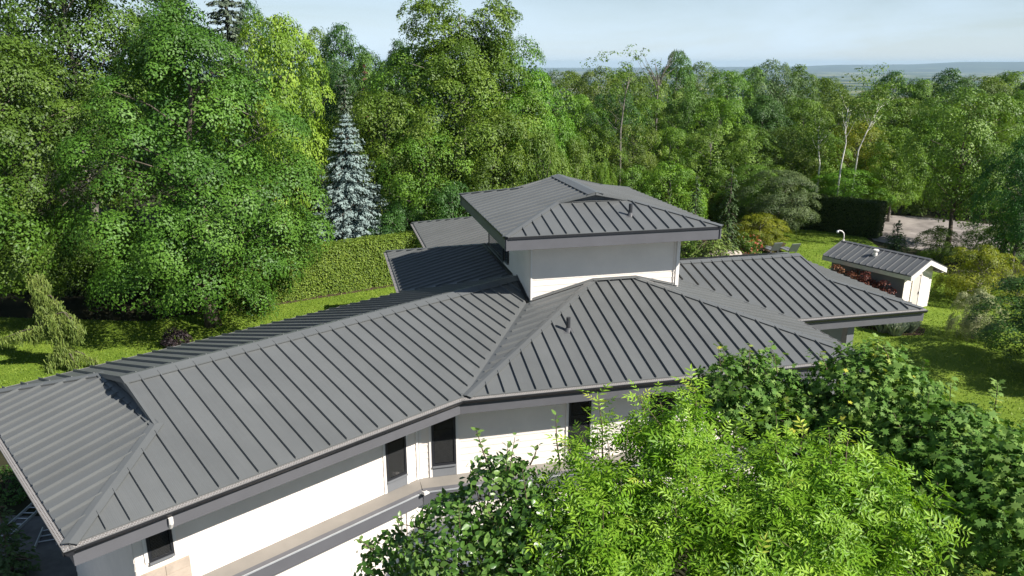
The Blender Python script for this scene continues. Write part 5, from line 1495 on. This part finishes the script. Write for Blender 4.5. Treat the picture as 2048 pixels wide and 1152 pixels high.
def front_tree(name, label, xy, Htop, ell, npads, pad_r, nl, leaf, templ, m, seed, shoots=(), trunk_r=.13, tilt=.55, flat=.5, group=None, up=.7, bark=BARKT, n_auto=0, n_shoots=0, sl=(.3, .6), sn=10, sleaf=None, inner_f=.3):
    """ell: list of (dx, dy, zc, rx, ry, rz) lobes of the crown"""
    rng = np.random.default_rng(seed)
    root = empty(name, (xy[0], xy[1], 0), 0, label, 'tree', group)
    vol = np.array([e[3] * e[4] + e[3] * e[5] + e[4] * e[5] for e in ell]); cnt = (npads * vol / vol.sum()).astype(int)
    C = []; NN = []
    for e, k in zip(ell, cnt):
        v = nrmz(rng.normal(0, 1, (k, 3)) + np.array([0, 0, .25]))
        dep = np.where(rng.random(k) < inner_f, rng.uniform(.25, .8, k), rng.uniform(.85, 1.06, k))
        C.append(np.array(e[:3]) + v * np.array(e[3:6]) * dep[:, None]); NN.append(v + np.array([0, 0, up]) + rng.normal(0, .2, (k, 3)))
    C = np.concatenate(C); NN = np.concatenate(NN)
    r = pad_r * rng.uniform(.6, 1.4, len(C))
    pos, nn, xd, tint = pad_leaves(rng, C, NN, r, nl, flat, tilt, .3)
    size = leaf * rng.uniform(.65, 1.25, len(pos))
    parts = [(pos, nn, xd, size, tint)]
    mb = trunk_mb(seed, Htop * .8, trunk_r, C, min(len(C), 70), limb_r=.035)
    for i in range(n_auto):
        e = ell[rng.integers(len(ell))]
        v = nrmz(np.array([rng.normal(0, .8), rng.normal(0, .8), rng.uniform(.5, 1.2)]))
        b = np.array(e[:3]) + v * np.array(e[3:6]) * .85
        t = b + v * rng.uniform(.15, .4) + np.array([0, 0, rng.uniform(.1, .3)])
        parts.append(shoot(rng, b, t, rng.integers(9, 15), leaf)); mb.tube([b, t], [.010, .004], 4, False)
    if n_shoots:
        k = rng.choice(len(ell), n_shoots, p=vol / vol.sum())
        E_ = np.array(ell)[k]
        v = nrmz(rng.normal(0, 1, (n_shoots, 3)) * np.array([1, 1, .8]) + np.array([0, -.25, .45]))
        B_ = E_[:, :3] + v * E_[:, 3:6] * rng.uniform(.6, 1.10, (n_shoots, 1))
        T_ = B_ + nrmz(v * .8 + np.array([0, 0, .8]) + rng.normal(0, .25, v.shape)) * rng.uniform(sl[0], sl[1], (n_shoots, 1))
        parts.append(shoots_many(rng, B_, T_, sn, sleaf or leaf))
        for b, t in zip(B_[::2], T_[::2]): mb.tube([b, t], [.007, .003], 3, False)
    for b, t, n in shoots:
        b = np.array(b) - np.array([xy[0], xy[1], 0]); t = np.array(t) - np.array([xy[0], xy[1], 0])
        parts.append(shoot(rng, b, t, n, leaf)); mb.tube([b, (b + t) / 2 + rng.normal(0, .02, 3), t], [.014, .010, .004], 5, False)
    arr = [np.concatenate(a) for a in zip(*parts)]
    link('crown', leaf_mesh('crown', *arr[:4], templ, arr[4]), m, root)
    mb.build('trunk', bark, root, smooth=True)
    return root
def pt(px, py, Y):
    d = ray(px, py); return np.array([0, 0, CAM_H]) + d * (Y / d[1])
def lobe(base, px, py, Y, rx, ry, rz):
    p = pt(px, py, Y); return (p[0] - base[0], p[1] - base[1], p[2], rx, ry, rz)
# bright ash
fb = (3.0, 9.6)
front_tree('ash_tree', 'bright green ash in front of the house, lower right of centre', fb, 9.3,
           [lobe(fb, 1235, 1010, 9.2, .85, 1.0, .80), lobe(fb, 1345, 905, 9.6, .62, .8, .55), lobe(fb, 1575, 1035, 9.0, 1.25, 1.2, .82), lobe(fb, 1480, 1110, 8.6, 1.7, 1.3, 1.1), lobe(fb, 1200, 1120, 8.6, .95, 1.0, .9), lobe(fb, 1730, 1010, 9.0, .75, .8, .6), lobe(fb, 1720, 1150, 8.6, .8, .9, .7)],
           360, .30, 17, .28, 'ash', M_ASH, 141,
           [(pt(1205, 930, 9.5), pt(1196, 790, 9.5), 22), (pt(1290, 830, 9.6), pt(1278, 790, 9.6), 8), (pt(1390, 830, 9.8), pt(1385, 765, 9.8), 18), (pt(1690, 930, 9), pt(1700, 855, 9), 9), (pt(1600, 900, 9.2), pt(1612, 865, 9.2), 7), (pt(1150, 920, 9.2), pt(1128, 885, 9.2), 9)], n_auto=0, n_shoots=340, sl=(.28, .58), sn=9, sleaf=.34, inner_f=.8)
# maple with grey-green lobed leaves
fm = (6.6, 12.2)
front_tree('maple_tree', 'maple with grey-green lobed leaves in front of the right eave', fm, 9.4,
           [lobe(fm, 1740, 800, 12.5, 1.0, 1.2, .75), lobe(fm, 1500, 800, 13.2, 1.0, 1.0, .75), lobe(fm, 1900, 960, 10.6, 1.2, 1.2, 1.1), lobe(fm, 1620, 870, 12.6, 1.1, 1.1, .7), lobe(fm, 2010, 1080, 9.2, 1.2, 1.2, 1.2), lobe(fm, 1760, 910, 12.0, 1.1, 1.1, .8)],
           480, .33, 40, .13, 'lobed', M_FGMAP, 142,
           [(pt(1445, 770, 13), pt(1436, 692, 13), 9), (pt(1495, 750, 13), pt(1500, 690, 13), 9), (pt(1560, 770, 13), pt(1545, 700, 13), 8), (pt(1985, 850, 11), pt(1996, 765, 11), 26), (pt(1660, 760, 12.6), pt(1640, 705, 12.6), 8), (pt(1780, 730, 12.5), pt(1765, 690, 12.5), 7)], n_auto=8, n_shoots=330, sl=(.2, .42), sn=11, sleaf=.13)
# linden-like tree with broad leaves
fl = (-.3, 9.4)
front_tree('linden_tree', 'dark broad-leaved tree below the ledge at the bottom centre', fl, 7.8,
           [lobe(fl, 1000, 1010, 9.2, .62, .7, .62), lobe(fl, 930, 1100, 8.8, .85, .8, .55), lobe(fl, 800, 1130, 9.0, .42, .5, .38), lobe(fl, 1080, 1090, 8.6, .7, .7, .6), lobe(fl, 980, 1180, 8.2, 1.0, .9, .6)],
           230, .24, 28, .098, 'ovate', M_LIND, 143,
           [(pt(985, 950, 9.2), pt(952, 858, 9.2), 20), (pt(850, 1090, 9), pt(835, 1030, 9), 8), (pt(770, 1120, 9), pt(718, 1080, 9), 18), (pt(1120, 930, 9.3), pt(1112, 830, 9.3), 16), (pt(860, 1060, 9), pt(800, 1048, 9), 7), (pt(1060, 930, 9.3), pt(1075, 890, 9.3), 7)], tilt=.8, n_auto=10)

# grass blades on the lawns (uncountable)
rg = np.random.default_rng(150)
def in_poly(x, y, poly):
    c = np.zeros(len(x), bool); j = len(poly) - 1
    for i in range(len(poly)):
        xi, yi = poly[i]; xj, yj = poly[j]
        c ^= ((yi > y) != (yj > y)) & (x < (xj - xi) * (y - yi) / (yj - yi + 1e-12) + xi); j = i
    return c
for poly, n, lab in ((LAWN_L, 75000, 'short grass blades over the left lawn'), (LAWN_R, 65000, 'short grass blades over the right lawn')):
    a = np.array(poly); x = rg.uniform(a[:, 0].min(), a[:, 0].max(), n); y = rg.uniform(a[:, 1].min(), a[:, 1].max(), n)
    k = in_poly(x, y, poly); x, y = x[k], y[k]; n = len(x)
    X = rg.normal(0, .45, (n, 3)); X[:, 2] = 1
    P = np.stack([x, y, np.full(n, .045)], 1)
    me = leaf_mesh('grass', P, np.cross(X, rg.normal(0, 1, (n, 3))), X, rg.uniform(.06, .13, n), 'spray', rg.random(n))
    link('grass', me, M_GRASS, None, lab, 'grass', kind='stuff')

# remove the prototypes
for r in HIDE:
    for ch in list(r.children): bpy.data.objects.remove(ch)
    bpy.data.objects.remove(r)

# ================================================================== haze
HAZE = bpy.data.materials.new('haze'); HAZE.use_nodes = True
hn = HAZE.node_tree.nodes; hn.clear()
ho = hn.new('ShaderNodeOutputMaterial'); hv = hn.new('ShaderNodeVolumePrincipled')
hv.inputs['Color'].default_value = (0.62, 0.83, 1.0, 1); hv.inputs['Density'].default_value = 3.6e-5; hv.inputs['Anisotropy'].default_value = 0.0
HAZE.node_tree.links.new(hv.outputs['Volume'], ho.inputs['Volume'])
link('haze', MB().obox((-43000, -43000, -205), (86000, 0, 0), (0, 86000, 0), (0, 0, 345)).mesh('haze'), HAZE, None, 'thin blue summer haze over the far plain', 'haze', kind='stuff')
